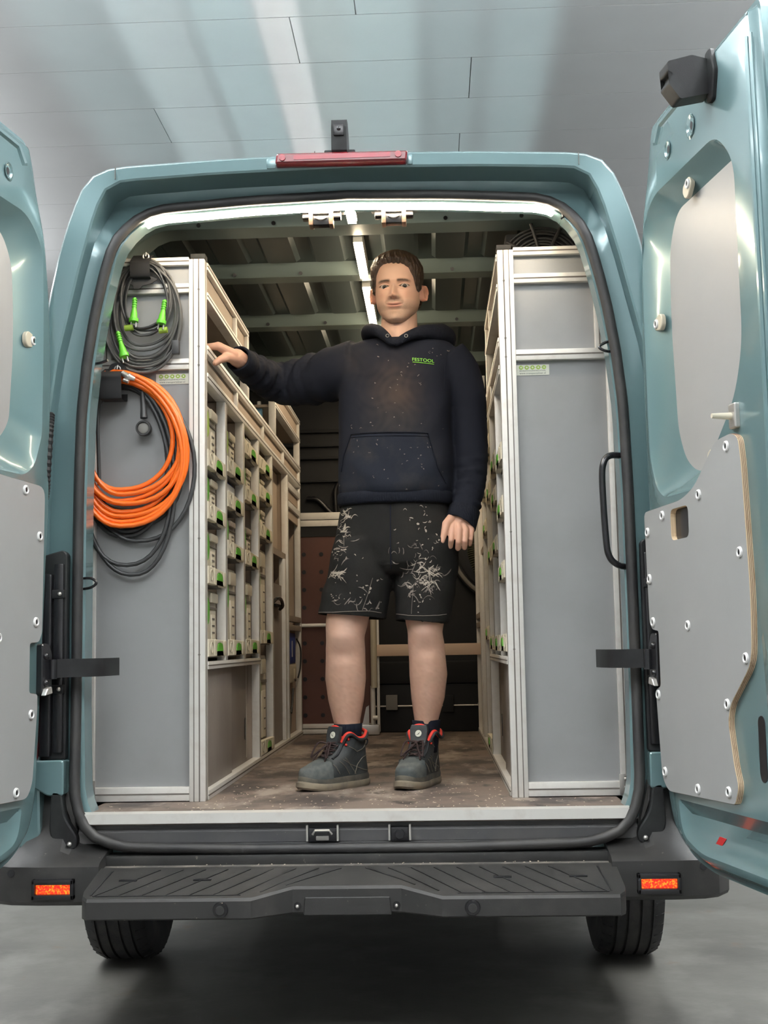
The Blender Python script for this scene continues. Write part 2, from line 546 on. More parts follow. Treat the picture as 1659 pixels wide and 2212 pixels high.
# third brake light and reversing camera on the roof edge
b = MB()
b.prism(rounded([(-.205, 2.524), (.182, 2.522), (.186, 2.552), (-.2, 2.555)], .006), lambda x, z, d: (x, d, z), .01, -.035, .005)
bl = b.build('brake_light', 'red_lens', VAN)
MB().prism(rect(-.15, 2.533, .135, 2.546, .003), lambda x, z, d: (x, d, z), -.03, -.0365).build('lamp_window', 'red_lens_clear', bl)
for x in (-.183, .158):
    bm = bmesh.new()
    bmesh.ops.create_cone(bm, segments=20, radius1=.0105, radius2=.0095, depth=.008, cap_ends=True)
    o = MB().bm(bm, Matrix.Translation((x, -.035, 2.540)) @ Matrix.Rotation(R(90), 4, 'X')).build('lamp_screw', 'red_lens_clear', bl)
    bm = bmesh.new()
    bmesh.ops.create_cone(bm, segments=12, radius1=.006, radius2=.006, depth=.01, cap_ends=True)
MB().box((-.235, -.001, 2.522), (-.205, .02, 2.556), .006).build('lamp_surround', 'paint', VAN)
MB().box((.183, -.001, 2.522), (.2, .02, 2.553), .004).build('lamp_surround', 'paint', VAN)
b = MB()
b.prism(rounded([(.0, 2.565), (.0, 2.64), (.012, 2.668), (.05, 2.672), (.09, 2.655), (.12, 2.60), (.125, 2.565)], .006), lambda a, z, d: (d, a - .01, z), -.040, .006)
cb = b.build('reversing_camera', 'black_plastic', VAN, smooth=30)
MB().box((-.062, -.005, 2.558), (.03, .11, 2.572), .004).build('camera_foot', 'black_plastic', cb)
MB().box((-.033, -.016, 2.612), (-.002, -.008, 2.648), .003).build('camera_window', 'black_gloss', cb)
bm = bmesh.new()
bmesh.ops.create_uvsphere(bm, u_segments=14, v_segments=8, radius=.0065)
MB().bm(bm, Matrix.Translation((-.017, -.016, 2.632))).build('camera_lens', 'dark_tube', cb)
MB().tube([(-.092, .01, 2.556), (-.091, .01, 2.575)], .0012, 6).build('roof_pin', 'black_plastic', VAN)

# roof: header box, inner skin with pressed panels, bows
b = MB()
hp = [(.135, 2.452), (.15, 2.462), (.26, 2.478), (.34, 2.502), (.34, 2.55), (.135, 2.53)]
b.prism(hp, lambda a, z, d: (d, a, z), -.66, .66)
hd = b.build('roof_header', 'roof_metal', VAN, smooth=50)
for x in (-.087, .137):
    g = MB().box((x - .072, .155, 2.455), (x + .072, .235, 2.468), .006).build('header_striker', 'sill_grey', VAN)
    MB().box((x - .060, .165, 2.424), (x + .060, .20, 2.452), .005).build('striker_body', 'black_gloss', g)
    MB().box((x - .030, .150, 2.398), (x + .030, .185, 2.436), .004).build('striker_catch', 'black_gloss', g)
    for s in (-1, 1):
        MB().box((x + s * .031 - .0065, .143, 2.396), (x + s * .031 + .0065, .19, 2.466), .002).build('striker_arm', 'brown_steel', g)
    MB().box((x - .025, .140, 2.430), (x + .025, .155, 2.439), .002).build('striker_bar', 'steel', g)
    MB().tube(catmull([(x - .018, .146, 2.420), (x, .143, 2.413), (x + .018, .146, 2.420)], 5), .003, 6).build('striker_loop', 'steel', g)
for x in (-.47, -.19, .33):
    MB().box((x - .03, .235, 2.470), (x + .03, .25, 2.4735), .001).build('header_slot', 'dark_tube', hd)
RZ = 2.545
sheet = MB().box((-.80, .34, RZ), (.80, 3.4, RZ + .01)).build('roof_skin', 'roof_metal', VAN, smooth=0)
BOWS = [.50, 1.05, 1.78, 2.55]
for k, y in enumerate(BOWS):
    b = MB()
    w = .045 if k else .06
    xs = np.linspace(-.80, .80, 41)
    loops = []
    for x in xs:
        dz = -.16 * max(0, (abs(x) - .62) / .18) ** 2
        zb = 2.497 + dz
        loops.append([(x, y - w - .02, RZ + .002), (x, y - w, zb + .006), (x, y - w + .006, zb), (x, y + w - .006, zb), (x, y + w, zb + .006), (x, y + w + .02, RZ + .002)])
    b.loft(loops, closed=True)
    bow = b.build('roof_bow', 'paint_dull', VAN, smooth=35)
    for x in (-.52, -.27, .3, .55):
        bm = bmesh.new()
        bmesh.ops.create_cone(bm, segments=12, radius1=.007, radius2=.007, depth=.004, cap_ends=True)
        MB().bm(bm, Matrix.Translation((x + .03 * k, y - w - .004, 2.507)) @ Matrix.Rotation(R(100), 4, 'X')).build('bow_hole', 'dark_tube', bow)
ends = [.34] + BOWS + [3.2]
for k in range(1, 5):
    y0, y1 = ends[k] + .09, ends[k + 1] - .09
    if y1 - y0 < .15:
        continue
    for x in (-.66, -.48, -.30, -.12, .14, .32, .50, .66):
        w = .052 if abs(x) < .6 else .04
        b = MB()
        o4 = rect(x - w - .014, y0, x + w + .014, y1, .02)
        i4 = rect(x - w, y0 + .02, x + w, y1 - .02, .015)
        b.loft([[(a, c, RZ) for a, c in o4], [(a, c, RZ - .016) for a, c in i4]], cap0=False)
        b.build('roof_pressing', 'roof_metal', VAN, smooth=35)
# led segments down the middle of the roof
for (y0, y1) in ((.16, .30), (.60, .98), (1.14, 1.70), (1.88, 2.45), (2.64, 3.05)):
    zz = 2.485 if y0 > .4 else 2.462
    o = MB().box((-.013, y0, zz - .012), (.013, y1, zz)).build('roof_led', 'led_roof', VAN, smooth=0)
    MB().box((-.016, y0 - .01, zz), (.016, y1 + .01, RZ - .005 if y0 > .4 else 2.50)).build('led_channel', 'aluminium', o, smooth=0)

# bulkhead behind the load space
bk = MB().box((-.86, 3.36, FL), (.86, 3.42, 2.56)).build('bulkhead', 'dark_lining', VAN, smooth=0)
for z, h in ((2.30, .02), (2.15, .018), (2.22, .012), (2.02, .012)):
    MB().box((-.80, 3.33, z), (.80, 3.362, z + h), .006).build('bulkhead_bead', 'dark_lining', bk)
hp = catmull([(-.17, 3.35, 2.03), (-.24, 3.335, 2.03), (-.295, 3.335, 1.99), (-.30, 3.335, 1.90), (-.29, 3.335, 1.83), (-.24, 3.335, 1.77), (-.15, 3.335, 1.72)], 8)
MB().tube(hp, .014, 10).build('bulkhead_loop', 'dark_tube', bk)
MB().tube([p + np.array((.0, -.010, -.010)) for p in hp[20:]], .003, 6).build('loop_trim', 'beige_board', bk)
MB().tube(catmull([(-.46, 3.34, 1.93), (-.40, 3.335, 1.92), (-.32, 3.335, 1.84), (-.22, 3.335, 1.755), (-.12, 3.34, 1.72)], 8), .014, 10).build('bulkhead_hose', 'dark_tube', bk)

# tail lamps on the corner pillars
for s in (-1, 1):
    b = MB()
    b.prism(rounded([(s * .828, .80), (s * .828, 1.39), (s * .84, 1.40), (s * .895, 1.385), (s * .905, 1.33), (s * .905, .80)], .008), lambda x, z, d: (x, d, z), .05, .018, .003)
    tl = b.build('tail_lamp', 'black_plastic', VAN, smooth=35)
    MB().box((s * .834, .006, .82), (s * .862, .022, 1.36), .004).build('lamp_flange', 'black_gloss', tl)
    MB().box((s * .866, -.004, .81), (s * .90, .03, 1.33), .005).build('lamp_side', 'black_gloss', tl)
    MB().box((s * .900, -.022, .80), (s * .965, .03, 1.32), .012).build('lamp_lens', 'red_lens', tl)
    for z in (1.272, 1.0):
        MB().box((s * .83, .0, z - .012), (s * .866, .02, z + .012), .002).build('lamp_clip', 'black_plastic', tl)
        bm = bmesh.new()
        bmesh.ops.create_uvsphere(bm, u_segments=10, v_segments=6, radius=.006)
        MB().bm(bm, Matrix.Translation((s * .842, -.002, z))).build('clip_screw', 'steel', tl)
    b = MB()
    b.prism(rounded([(s * .826, .70), (s * .826, .80), (s * .91, .80), (s * .93, .735), (s * .87, .70)], .01), lambda x, z, d: (x, d, z), .05, -.004, .004)
    b.build('pillar_foot', 'paint', VAN, smooth=35)
    # cable conduit at the hinge pillar
    if s < 0:
        b = MB()
        pts = catmull([(-.875, .0, 1.80), (-.872, -.02, 1.74), (-.875, -.03, 1.62), (-.885, -.01, 1.56), (-.90, .01, 1.54)], 12)
        b.tube(pts, [.011 + (.0025 if i % 2 else 0) for i in range(len(pts))], 10)
        b.build('cable_conduit', 'black_plastic', VAN, smooth=0)

# bumper: corners, middle ledge, step
for s in (-1, 1):
    b = MB()
    loops = []
    for x, zt, yo in ((.70, .56, 0), (.76, .565, 0), (.80, .60, 0), (.825, .70, 0), (.87, .72, .0), (.91, .70, .005), (.95, .62, .01), (.99, .545, .03), (1.03, .525, .09), (1.055, .52, .2), (1.06, .52, .4)):
        yr = -.09 + yo * 1.0
        pr = [(.07 + yo, zt + .02), (.045 + yo, zt), (.02 + yo, .535 + (zt - .535) * .45), (-.03 + yo, .535 + (zt - .535) * .10), (-.078 + yo, .527), (yr, .518), (yr - .004, .47), (yr, .425), (yr + .02, .412), (.10 + yo, .412)]
        loops.append([(s * x, y, z) for y, z in pr])
    b.loft(loops, closed=True)
    bc = b.build('bumper_corner', 'bumper_plastic', VAN, smooth=28)
    for za, zc_, xa_, xc_ in ((.474, .488, .764, .880), (.434, .448, .764, .880), (.434, .488, .764, .774), (.434, .488, .870, .880)):
        MB().box((s * xa_, -.111, za), (s * xc_, -.085, zc_), .003).build('lamp_bezel', 'black_gloss', bc)
    fo = MB().prism(rect(.772, .446, .872, .476, .003), lambda x, z, d: (s * x, d, z), -.085, -.0985, .002).build('fog_lamp', 'lamp_glow', bc)
    bm = bmesh.new()
    bmesh.ops.create_cone(bm, segments=18, radius1=.012, radius2=.010, depth=.02, cap_ends=True)
    MB().bm(bm, Matrix.Translation((s * .945, -.075, .50)) @ Matrix.Rotation(R(80), 4, 'X')).build('sensor', 'black_gloss', bc)
    pf = MB().prism(rounded([(s * .785, .585), (s * .822, .64), (s * .832, .71), (s * .860, .715), (s * .866, .60), (s * .845, .555), (s * .79, .548)], .02), lambda x, z, d: (x, d, z), .03, -.004, .004).build('pillar_cover', 'black_plastic', bc, smooth=35)
    bm = bmesh.new()
    bmesh.ops.create_uvsphere(bm, u_segments=10, v_segments=6, radius=.007)
    MB().bm(bm, Matrix.Translation((s * .806, -.006, .567))).build('cover_screw', 'steel', pf)
b = MB()
b.prism([(.09, .534), (.03, .53), (.02, .508), (-.045, .505), (-.062, .498), (-.062, .42), (.09, .42)], lambda a, z, d: (d, a, z), -.715, .715)
bmid = b.build('bumper_ledge', 'dusty_plastic', VAN, smooth=25)
MB().box((-.085, .008, .512), (-.055, .025, .532)).build('ledge_notch', 'dark_tube', bmid, smooth=0)
# step with a set-back middle, its tread falling slightly towards the front
ST = [(-.70, -.24, .478), (-.693, -.275, .473), (-.675, -.30, .470), (-.25, -.30, .470), (-.150, -.235, .486), (.134, -.235, .486), (.24, -.30, .470), (.690, -.30, .470), (.706, -.275, .473), (.712, -.24, .478)]
SBK, SZT, SZB = -.062, .510, .418
b = MB()
b.loft([[(x, SBK, SZB), (x, SBK, SZT), (x, y + .007, z + .0012), (x, y, z - .006), (x, y, SZB + .004), (x, y + .004, SZB)] for x, y, z in ST])
st = b.build('bumper_step', 'bumper_plastic', VAN, smooth=25)
def tread(x, y):
    yf = float(np.interp(x, [q[0] for q in ST], [q[1] for q in ST])); zf = float(np.interp(x, [q[0] for q in ST], [q[2] for q in ST]))
    return SZT + (y - SBK) / (yf - SBK) * (zf - SZT)
def groove(p, q, w=.0022):
    lps = []
    d = Vector((q[0] - p[0], q[1] - p[1], 0)).normalized()
    nn = Vector((-d.y, d.x, 0)) * w
    for t in np.linspace(0, 1, 6):
        x, y = p[0] + (q[0] - p[0]) * t, p[1] + (q[1] - p[1]) * t
        c = Vector((x, y, tread(x, y)))
        lps.append([c + nn, c - nn, c - nn + Vector((0, 0, .0013)), c + nn + Vector((0, 0, .0013))])
    MB().loft(lps).build('tread_groove', 'dark_tube', st, smooth=0)
for s in (-1, 1):
    for k in range(9):
        xa, xb = .665 - k * .062, .665 - k * .062 - .135
        yf = -.275 if xa > .26 else -.275 + (.26 - xa) * .62
        groove((s * xa, yf), (s * xb, -.085))
    groove((s * .665, -.275), (s * .28, -.275))
    groove((s * .672, -.27), (s * .66, -.09))
    for x in (.60, .40):
        z = tread(s * x, -.16)
        MB().box((s * x - .024, -.168, z - .002), (s * x + .024, -.154, z + .0022), .001).build('tread_slot', 'dark_tube', st)
    bm = bmesh.new()
    bmesh.ops.create_cone(bm, segments=28, radius1=.0205, radius2=.018, depth=.008, cap_ends=True)
    o = MB().bm(bm, Matrix.Translation((s * .322 - .006, -.303, .443)) @ Matrix.Rotation(R(90), 4, 'X')).build('parking_sensor', 'black_gloss', st)
    bm = bmesh.new()
    bmesh.ops.create_cone(bm, segments=24, radius1=.0118, radius2=.0108, depth=.008, cap_ends=True)
    MB().bm(bm, Matrix.Translation((s * .322 - .006, -.3075, .443)) @ Matrix.Rotation(R(90), 4, 'X')).build('sensor_eye', 'bumper_plastic', o)
    bm = bmesh.new()
    bmesh.ops.create_cone(bm, segments=18, radius1=.010, radius2=.009, depth=.006, cap_ends=True)
    o = MB().bm(bm, Matrix.Translation((s * .129 - .008, -.237, .438)) @ Matrix.Rotation(R(90), 4, 'X')).build('step_screw', 'black_gloss', st)
    bm = bmesh.new()
    bmesh.ops.create_uvsphere(bm, u_segments=10, v_segments=6, radius=.0045)
    MB().bm(bm, Matrix.Translation((s * .129 - .008, -.241, .438))).build('screw_head', 'steel', o)
MB().prism(rounded([(-.122, .414), (.108, .414), (.104, .460), (-.118, .460)], .004), lambda x, z, d: (x, d, z), -.22, -.2385, .002).build('tow_cover', 'bumper_plastic', st)

# wheels and underside
for s in (-1, 1):
    cx, cy, cz, r = s * .885, 1.09, .345, .345
    prof = [(-.085, .20), (-.105, .235), (-.112, .29), (-.104, .325), (-.09, .337)]
    tread = []
    for k, g in enumerate((-.06, -.022, .022, .06)):
        tread += [(g - .005, .344), (g - .004, .335), (g + .004, .335), (g + .005, .344)]
    prof = prof + tread + [(.09, .337), (.104, .325), (.112, .29), (.105, .235), (.085, .20)]
    b = MB()
    N = 72
    loops = []
    for i in range(N + 1):
        a = 2 * math.pi * i / N
        loops.append([(cx + w, cy + q * math.sin(a), cz + q * math.cos(a)) for w, q in prof])
    b.loft(loops, closed=False)
    wh = b.build('wheel', 'tyre', VAN, smooth=30)
    bm = bmesh.new()
    bmesh.ops.create_cone(bm, segments=32, radius1=.20, radius2=.20, depth=.16, cap_ends=True)
    MB().bm(bm, Matrix.Translation((cx, cy, cz)) @ Matrix.Rotation(R(90), 4, 'Y')).build('rim', 'steel', wh)
    # shoulder blocks
    b = MB()
    for i in range(46):
        a = 2 * math.pi * i / 46
        for side in (-1, 1):
            w0, w1 = sorted((side * .072, side * .103))
            p = []
            for da in (-.011, .011):
                for w in (w0, w1):
                    rr = .3455 if abs(w) < .09 else .330
                    p.append((cx + w, cy + rr * math.sin(a + da), cz + rr * math.cos(a + da)))
                    p.append((cx + w, cy + (rr - .012) * math.sin(a + da), cz + (rr - .012) * math.cos(a + da)))
            b.add(p, [(0, 2, 6, 4), (0, 1, 3, 2), (4, 6, 7, 5), (2, 3, 7, 6), (0, 4, 5, 1)])
    o = b.build('tread_blocks', 'tyre', wh, smooth=0)
    o['kind'] = 'stuff'
MB().box((-.90, .12, .46), (.90, 5.3, FL - .04)).build('underbody', 'black_plastic', VAN, smooth=0)
MB().box((-.50, .14, .36), (.30, .9, .47), .02).build('spare_carrier', 'black_plastic', VAN)
MB().tube([(-.72, 1.09, .34), (.72, 1.09, .34)], .045, 14).build('axle', 'black_plastic', VAN)
MB().box((-.335, .12, .34), (-.315, .15, .44), .003).build('tow_bracket', 'black_plastic', VAN)
for x in (.28, .62):
    MB().box((x - .03, -.06, .40), (x + .03, 0, .42), .003).build('bumper_stay', 'black_plastic', VAN)
# grab handle inside the right pillar
hd = catmull([(.79, .07, 1.648), (.755, .05, 1.645), (.735, .04, 1.625), (.728, .038, 1.57), (.733, .038, 1.40), (.742, .04, 1.35), (.765, .05, 1.328), (.795, .07, 1.322)], 8)
MB().tube(hd, .0095, 10).build('grab_handle', 'black_gloss', VAN)
# wire hooks on the pillars
for pts in ([(.79, .08, 1.99), (.76, .06, 1.985), (.735, .05, 1.968), (.755, .05, 1.955), (.79, .08, 1.96)],
            [(-.80, .07, 1.32), (-.765, .05, 1.318), (-.748, .045, 1.305), (-.765, .05, 1.292), (-.80, .07, 1.288)],
            [(-.77, .08, 1.965), (-.745, .06, 1.962), (-.72, .05, 1.967)]):
    MB().tube(catmull(pts, 6), .0042, 8).build('wire_hook', 'black_gloss', VAN)
# ================================================================== rear doors (parts of the van)
AL = R(11)
HINGE = [(-.012, 1.9), (-.008, 1.54), (.022, 1.1), (.038, .85), (.052, .70), (.085, .61), (.17, .558), (.30, .536), (.79, .54)]
OUT = rounded([(.135, 2.556), (.11, 2.50), (.085, 2.42), (.035, 2.31), (.0, 2.10)] + HINGE + [(.80, 2.2), (.775, 2.575)], [.02, .03, .05, .1, .1, .1, .1, .1, .1, .06, .05, .06, .06, .02, .1, .015])
WINO = rounded([(.56, 2.345), (.13, 2.345), (.04, 2.27), (-.0 + .03, 2.02), (.035, 1.62), (.075, 1.53), (.13, 1.496), (.33, 1.494), (.41, 1.53), (.60, 1.68), (.655, 1.80), (.655, 2.25)], [.05, .08, .08, .2, .05, .05, .05, .06, .06, .1, .1, .09], 6)
WINI = rounded([(.60, 2.285), (.20, 2.28), (.14, 2.20), (.125, 2.0), (.145, 1.68), (.19, 1.595), (.26, 1.553), (.36, 1.545), (.45, 1.585), (.585, 1.70), (.637, 1.80), (.637, 2.23)], [.03, .08, .06, .2, .05, .05, .05, .06, .06, .1, .1, .05], 6)
LOWO = rounded([(.14, .69), (.16, .60), (.28, .568), (.72, .572), (.72, .70)], [.015, .05, .05, .04, .02], 6)
LOWI = inset(LOWO, .035)
PLY = rounded([(.01, 1.468), (.28, 1.472), (.37, 1.495), (.51, 1.59), (.60, 1.594), (.637, 1.58), (.648, 1.52), (.665, 1.20), (.655, 1.055), (.53, .955), (.512, .915), (.535, .81), (.555, .765), (.53, .722), (.11, .708), (.07, .74), (.05, .95), (.05, .975), (.085, .985), (.085, 1.135), (.04, 1.14), (.02, 1.16)],
              [.02, .05, .06, .03, .02, .02, .05, .05, .04, .04, .02, .02, .02, .01, .03, .04, .01, .008, .01, .01, .008, .01], 4)
HOLE = rect(.205, 1.372, .325, 1.455, .02)
BOLTS = [(.575, 1.567), (.40, 1.472), (.15, 1.445), (.035, 1.41), (.622, 1.31), (.628, 1.065), (.515, .955), (.50, .748), (.315, .735), (.095, .757), (.068, .962), (.05, 1.16), (.295, 1.146), (.036, 1.28)]
BOLTS_L = [(.17, 1.445), (.04, 1.41), (.075, 1.19), (.068, .957), (.20, .735), (.60, 1.55), (.62, 1.3), (.62, 1.06), (.51, .955), (.5, .75), (.40, 1.472), (.3, 1.146)]

def bolt_mesh():
    b = MB()
    n = 16
    b.loft([ring((0, 0, 0), (1, 0, 0), (0, 1, 0), .0135, .0135, n), ring((0, 0, .004), (1, 0, 0), (0, 1, 0), .0125, .0125, n), ring((0, 0, .0055), (1, 0, 0), (0, 1, 0), .0095, .0095, n), ring((0, 0, .003), (1, 0, 0), (0, 1, 0), .0068, .0068, n)], cap1=False)
    b.m = 1
    b.loft([ring((0, 0, .003), (1, 0, 0), (0, 1, 0), .0069, .0069, n), ring((0, 0, .0035), (1, 0, 0), (0, 1, 0), .004, .004, n)], cap0=False)
    o = b.build('cup_bolt', ['white_plastic', 'black_gloss'])
    me = o.data
    bpy.data.objects.remove(o)
    return me
BOLT_ME = bolt_mesh()
EYE_ME = BOLT_ME

def lift(poly):
    return [(u + .02, z + .10 * min(1, max(0, (1.85 - z) / .25))) for u, z in poly]
PLY_L = rounded([(.06, 1.572), (.30, 1.578), (.60, 1.594), (.648, 1.57), (.665, 1.20), (.655, 1.055), (.53, .955), (.512, .915), (.535, .81), (.555, .765), (.53, .722), (.14, .712), (.112, .75), (.09, .95), (.09, .99), (.135, .995), (.135, 1.132), (.085, 1.135), (.068, 1.16)],
                [.035, .05, .03, .02, .05, .04, .04, .02, .02, .02, .01, .03, .05, .01, .008, .01, .01, .008, .01], 4)
DOOR_SHAPES = {1: (OUT, WINO, WINI, PLY), -1: (OUT, lift(WINO), lift(WINI), PLY_L)}
BOLTS_L = [(.17, 1.552), (.09, 1.43), (.105, 1.19), (.125, .937), (.20, .735), (.60, 1.55), (.62, 1.3), (.62, 1.06), (.51, .955), (.5, .75), (.40, 1.55), (.3, 1.146)]

def rear_door(s):
    """s=+1 right, -1 left.  door frame: u from hinge to free edge, z up, w towards the camera side of the open door (inner face)"""
    OUT, WINO, WINI, PLY = DOOR_SHAPES[s]
    H = Vector((s * (.845 if s > 0 else .866), -.02, 0))
    du = Vector((s * math.sin(AL), -math.cos(AL), 0))
    dn = Vector((-s * math.cos(AL), -math.sin(AL), 0))     # points into the passage, inner face
    def f(u, z, w):
        return H + du * u + Vector((0, 0, z)) + dn * w
    MW = Matrix((du, Vector((0, 0, 1)), dn)).transposed().to_4x4()
    b = MB()
    bm = bmesh.new()
    def lp(poly, w):
        return [bm.verts.new(f(u, z, w)) for u, z in poly]
    def bridge(A, B):
        n = len(A)
        for i in range(n):
            bm.faces.new((A[i], A[(i + 1) % n], B[(i + 1) % n], B[i]))
    def edges(L):
        return [bm.edges.get((L[i], L[(i + 1) % len(L)])) or bm.edges.new((L[i], L[(i + 1) % len(L)])) for i in range(len(L))]
    ext = inset(OUT, -.012)
    L = [lp(ext, -.075), lp(ext, -.028), lp(ext, -.022), lp(OUT, -.022), lp(inset(OUT, .006), -.016), lp(inset(OUT, .014), -.003), lp(inset(OUT, .022), 0)]
    for i in range(len(L) - 1):
        bridge(L[i], L[i + 1])
    n = len(WINO)
    wo = [lp(WINO, 0), lp(inset(WINO, .006), -.004)]
    wi = [(np.array(a) * .25 + np.array(c) * .75) for a, c in zip(WINO, WINI)]
    wm = [(np.array(a) * .6 + np.array(c) * .4) for a, c in zip(WINO, WINI)]
    wo += [lp(wm, -.022), lp(wi, -.036), lp(WINI, -.045)]
    for i in range(len(wo) - 1):
        bridge(wo[i], wo[i + 1])
    lo = [lp(LOWO, 0), lp(inset(LOWO, .008), -.005), lp(LOWI, -.02)]
    for i in range(2):
        bridge(lo[i], lo[i + 1])
    bmesh.ops.triangle_fill(bm, use_beauty=True, edges=edges(lo[2]))
    # flat inner face with the two openings
    bmesh.ops.triangle_fill(bm, use_beauty=True, edges=edges(L[-1]) + edges(wo[0]) + edges(lo[0]))
    bmesh.ops.triangle_fill(bm, use_beauty=True, edges=edges(L[0]))
    bmesh.ops.recalc_face_normals(bm, faces=bm.faces)
    b.bm(bm)
    door = b.build('rear_door', 'paint', VAN, smooth=32, label='teal rear door, open %s' % ('on the right side' if s > 0 else 'on the left side'))
    # window board
    MB().prism(inset(WINI, -.004), f, -.052, -.044, .001).build('window_board', 'window_board', door, smooth=30)
    # plywood lining with its hand hole
    def holed(poly, hole, w0, w1, name, material, edge):
        bm = bmesh.new()
        A0 = [bm.verts.new(f(u, z, w0)) for u, z in poly]; A1 = [bm.verts.new(f(u, z, w1)) for u, z in poly]
        B0 = [bm.verts.new(f(u, z, w0)) for u, z in hole]; B1 = [bm.verts.new(f(u, z, w1)) for u, z in hole]
        side = []
        for P0, P1 in ((A0, A1), (B0, B1)):
            for i in range(len(P0)):
                j = (i + 1) % len(P0)
                side.append(bm.faces.new((P0[i], P0[j], P1[j], P1[i])))
        def ed(Lp):
            return [bm.edges.get((Lp[i], Lp[(i + 1) % len(Lp)])) for i in range(len(Lp))]
        for X in ((A0, B0), (A1, B1)):
            bmesh.ops.triangle_fill(bm, use_beauty=True, edges=ed(X[0]) + ed(X[1]))
        bmesh.ops.recalc_face_normals(bm, faces=bm.faces)
        sides = set(fc.index for fc in side)
        bm.faces.index_update()
        me = bpy.data.meshes.new(name)
        for fc in side:
            fc.material_index = 1
        bm.to_mesh(me); bm.free()
        me.materials.append(M[material]); me.materials.append(M[edge])
        return put(name, me, door)
    ply = holed(PLY, HOLE if s > 0 else rect(.42, 1.372, .54, 1.455, .02), 0, .015, 'plywood_lining', 'door_board', 'ply_edge')
    MB().prism(inset(HOLE if s > 0 else rect(.42, 1.372, .54, 1.455, .02), -.006), f, -.03, .0005).build('hand_recess', 'black_gloss', door)
    # ply layers on the visible edges
    P2 = inset(PLY, -.0009)
    for w in (.0035, .0075, .0115):
        q = MB()
        q.tube([f(u, z, w) for u, z in resample(P2, 200, closed=True)], .0006, 4, closed=True)
        q.build('ply_layer', 'brown_board', door, smooth=0)
    for k, (u, z) in enumerate(BOLTS if s > 0 else BOLTS_L):
        o = bpy.data.objects.new('cup_bolt', BOLT_ME)
        COL.objects.link(o)
        adopt(o, door)
        m = MW.copy(); m.translation = f(u, z, .0152)
        o.matrix_basis = m
    # clips holding the window board
    for u, z, a in ((.335, 2.302, 215), (.085, 1.995, 0), (.40, 1.552, 70)):
        q = MB()
        ca, sa = math.cos(R(a)), math.sin(R(a))
        def g(p, r, w):
            return f(u + ca * p - sa * r, z + sa * p + ca * r, w - .024 + (0 if p < .02 else -.004))
        q.prism(rounded([(-.022, -.016), (.02, -.024), (.034, -.012), (.034, .012), (.02, .024), (-.022, .016)], .014), lambda p, r, w: f(u + ca * p - sa * r, z + sa * p + ca * r, w), -.03, -.018, .002)
        cl_ = q.build('window_clip', 'beige_plastic', door, smooth=35)
        o = bpy.data.objects.new('cup_bolt', BOLT_ME)
        COL.objects.link(o)
        adopt(o, door)
        m = MW.copy(); m.translation = f(u - ca * .006, z - sa * .006, -.018)
        o.matrix_basis = m
    # pressed dimples and slots near the top
    for u, z, k in ((.42, 2.43, 1.0), (.262, 2.43, .8)):
        q = MB()
        q.loft([[f(u + .028 * k * math.cos(t) - .006, z + .034 * k * math.sin(t), .0005) for t in np.linspace(0, 2 * math.pi, 25)[:-1]],
                [f(u + .024 * k * math.cos(t), z + .028 * k * math.sin(t), .004) for t in np.linspace(0, 2 * math.pi, 25)[:-1]],
                [f(u + .014 * k * math.cos(t), z + .016 * k * math.sin(t), -.002) for t in np.linspace(0, 2 * math.pi, 25)[:-1]]], cap0=False)
        q.build('pressed_boss', 'paint', door, smooth=50)
        q = MB()
        q.prism([(u + .008 * math.cos(t), z + .011 * math.sin(t)) for t in np.linspace(0, 2 * math.pi, 17)[:-1]], f, -.004, .0005)
        q.build('boss_hole', 'dark_tube', door)
    q = MB()
    q.loft([[f(u, z, w) for u, z, w in ((.155, 2.485, 0), (.20, 2.535, 0), (.56, 2.545, 0), (.56, 2.525, 0), (.215, 2.512, 0), (.185, 2.475, 0))],
            [f(u, z, w) for u, z, w in ((.168, 2.488, .006), (.205, 2.528, .006), (.55, 2.539, .006), (.55, 2.531, .006), (.213, 2.519, .006), (.180, 2.482, .006))]], cap0=False)
    q.build('pressed_rib', 'paint', door, smooth=30)
    # vertical returns at the free edge
    for u0, w0 in ((.752, .008), (.775, .005)):
        q = MB()
        q.tube([f(u0 + .012 * math.sin((z - .6) * 1.6), z, 0) for z in np.linspace(.62, 2.5, 40)], w0, 8)
        q.build('edge_bead', 'paint', door)
    # top latch, striker peg
    q = MB()
    q.prism(rounded([(0, 0), (.0, .085), (-.05, .095), (-.115, .075), (-.115, .05), (-.10, .045), (-.115, .02), (-.085, -.02)], .006), lambda a, c, w: f(.56 + w, 2.455 + c, -a), .0, -.055)
    la = q.build('top_latch', 'black_plastic', door, smooth=30)
    MB().prism(rounded([(.545, 2.43), (.545, 2.56), (.575, 2.565), (.595, 2.50), (.575, 2.43)], .01), f, 0, .012, .003).build('latch_plate', 'black_plastic', la)
    MB().prism(rect(.512, 2.50, .535, 2.53, .004), f, .08, .105).build('latch_claw', 'black_gloss', la)
    q = MB().box((0, 0, 0), (.001, .001, .001)) if False else MB()
    q.prism(rect(.585, 1.605, .622, 1.665, .004), f, 0, .012, .003)
    sp = q.build('striker_plate', 'steel', door)
    MB().tube([f(.60, 1.635, .01), f(.60, 1.635, .06)], [.009, .006], 10).build('striker_peg', 'cream_plastic', sp)
    # lower lock slot, reflector
    q = MB()
    q.prism([(.66 + .018 * math.cos(t), .86 + (.055 if math.sin(t) > 0 else -.055) + .02 * math.sin(t)) for t in np.linspace(0, 2 * math.pi, 33)[:-1]], f, -.02, .0012)
    q.build('lock_slot', 'dark_tube', door)
    MB().prism(rounded([(.325, .597), (.365, .60), (.395, .622), (.355, .622)], .004), f, -.021, -.0185).build('reflector', 'red_reflect', door)
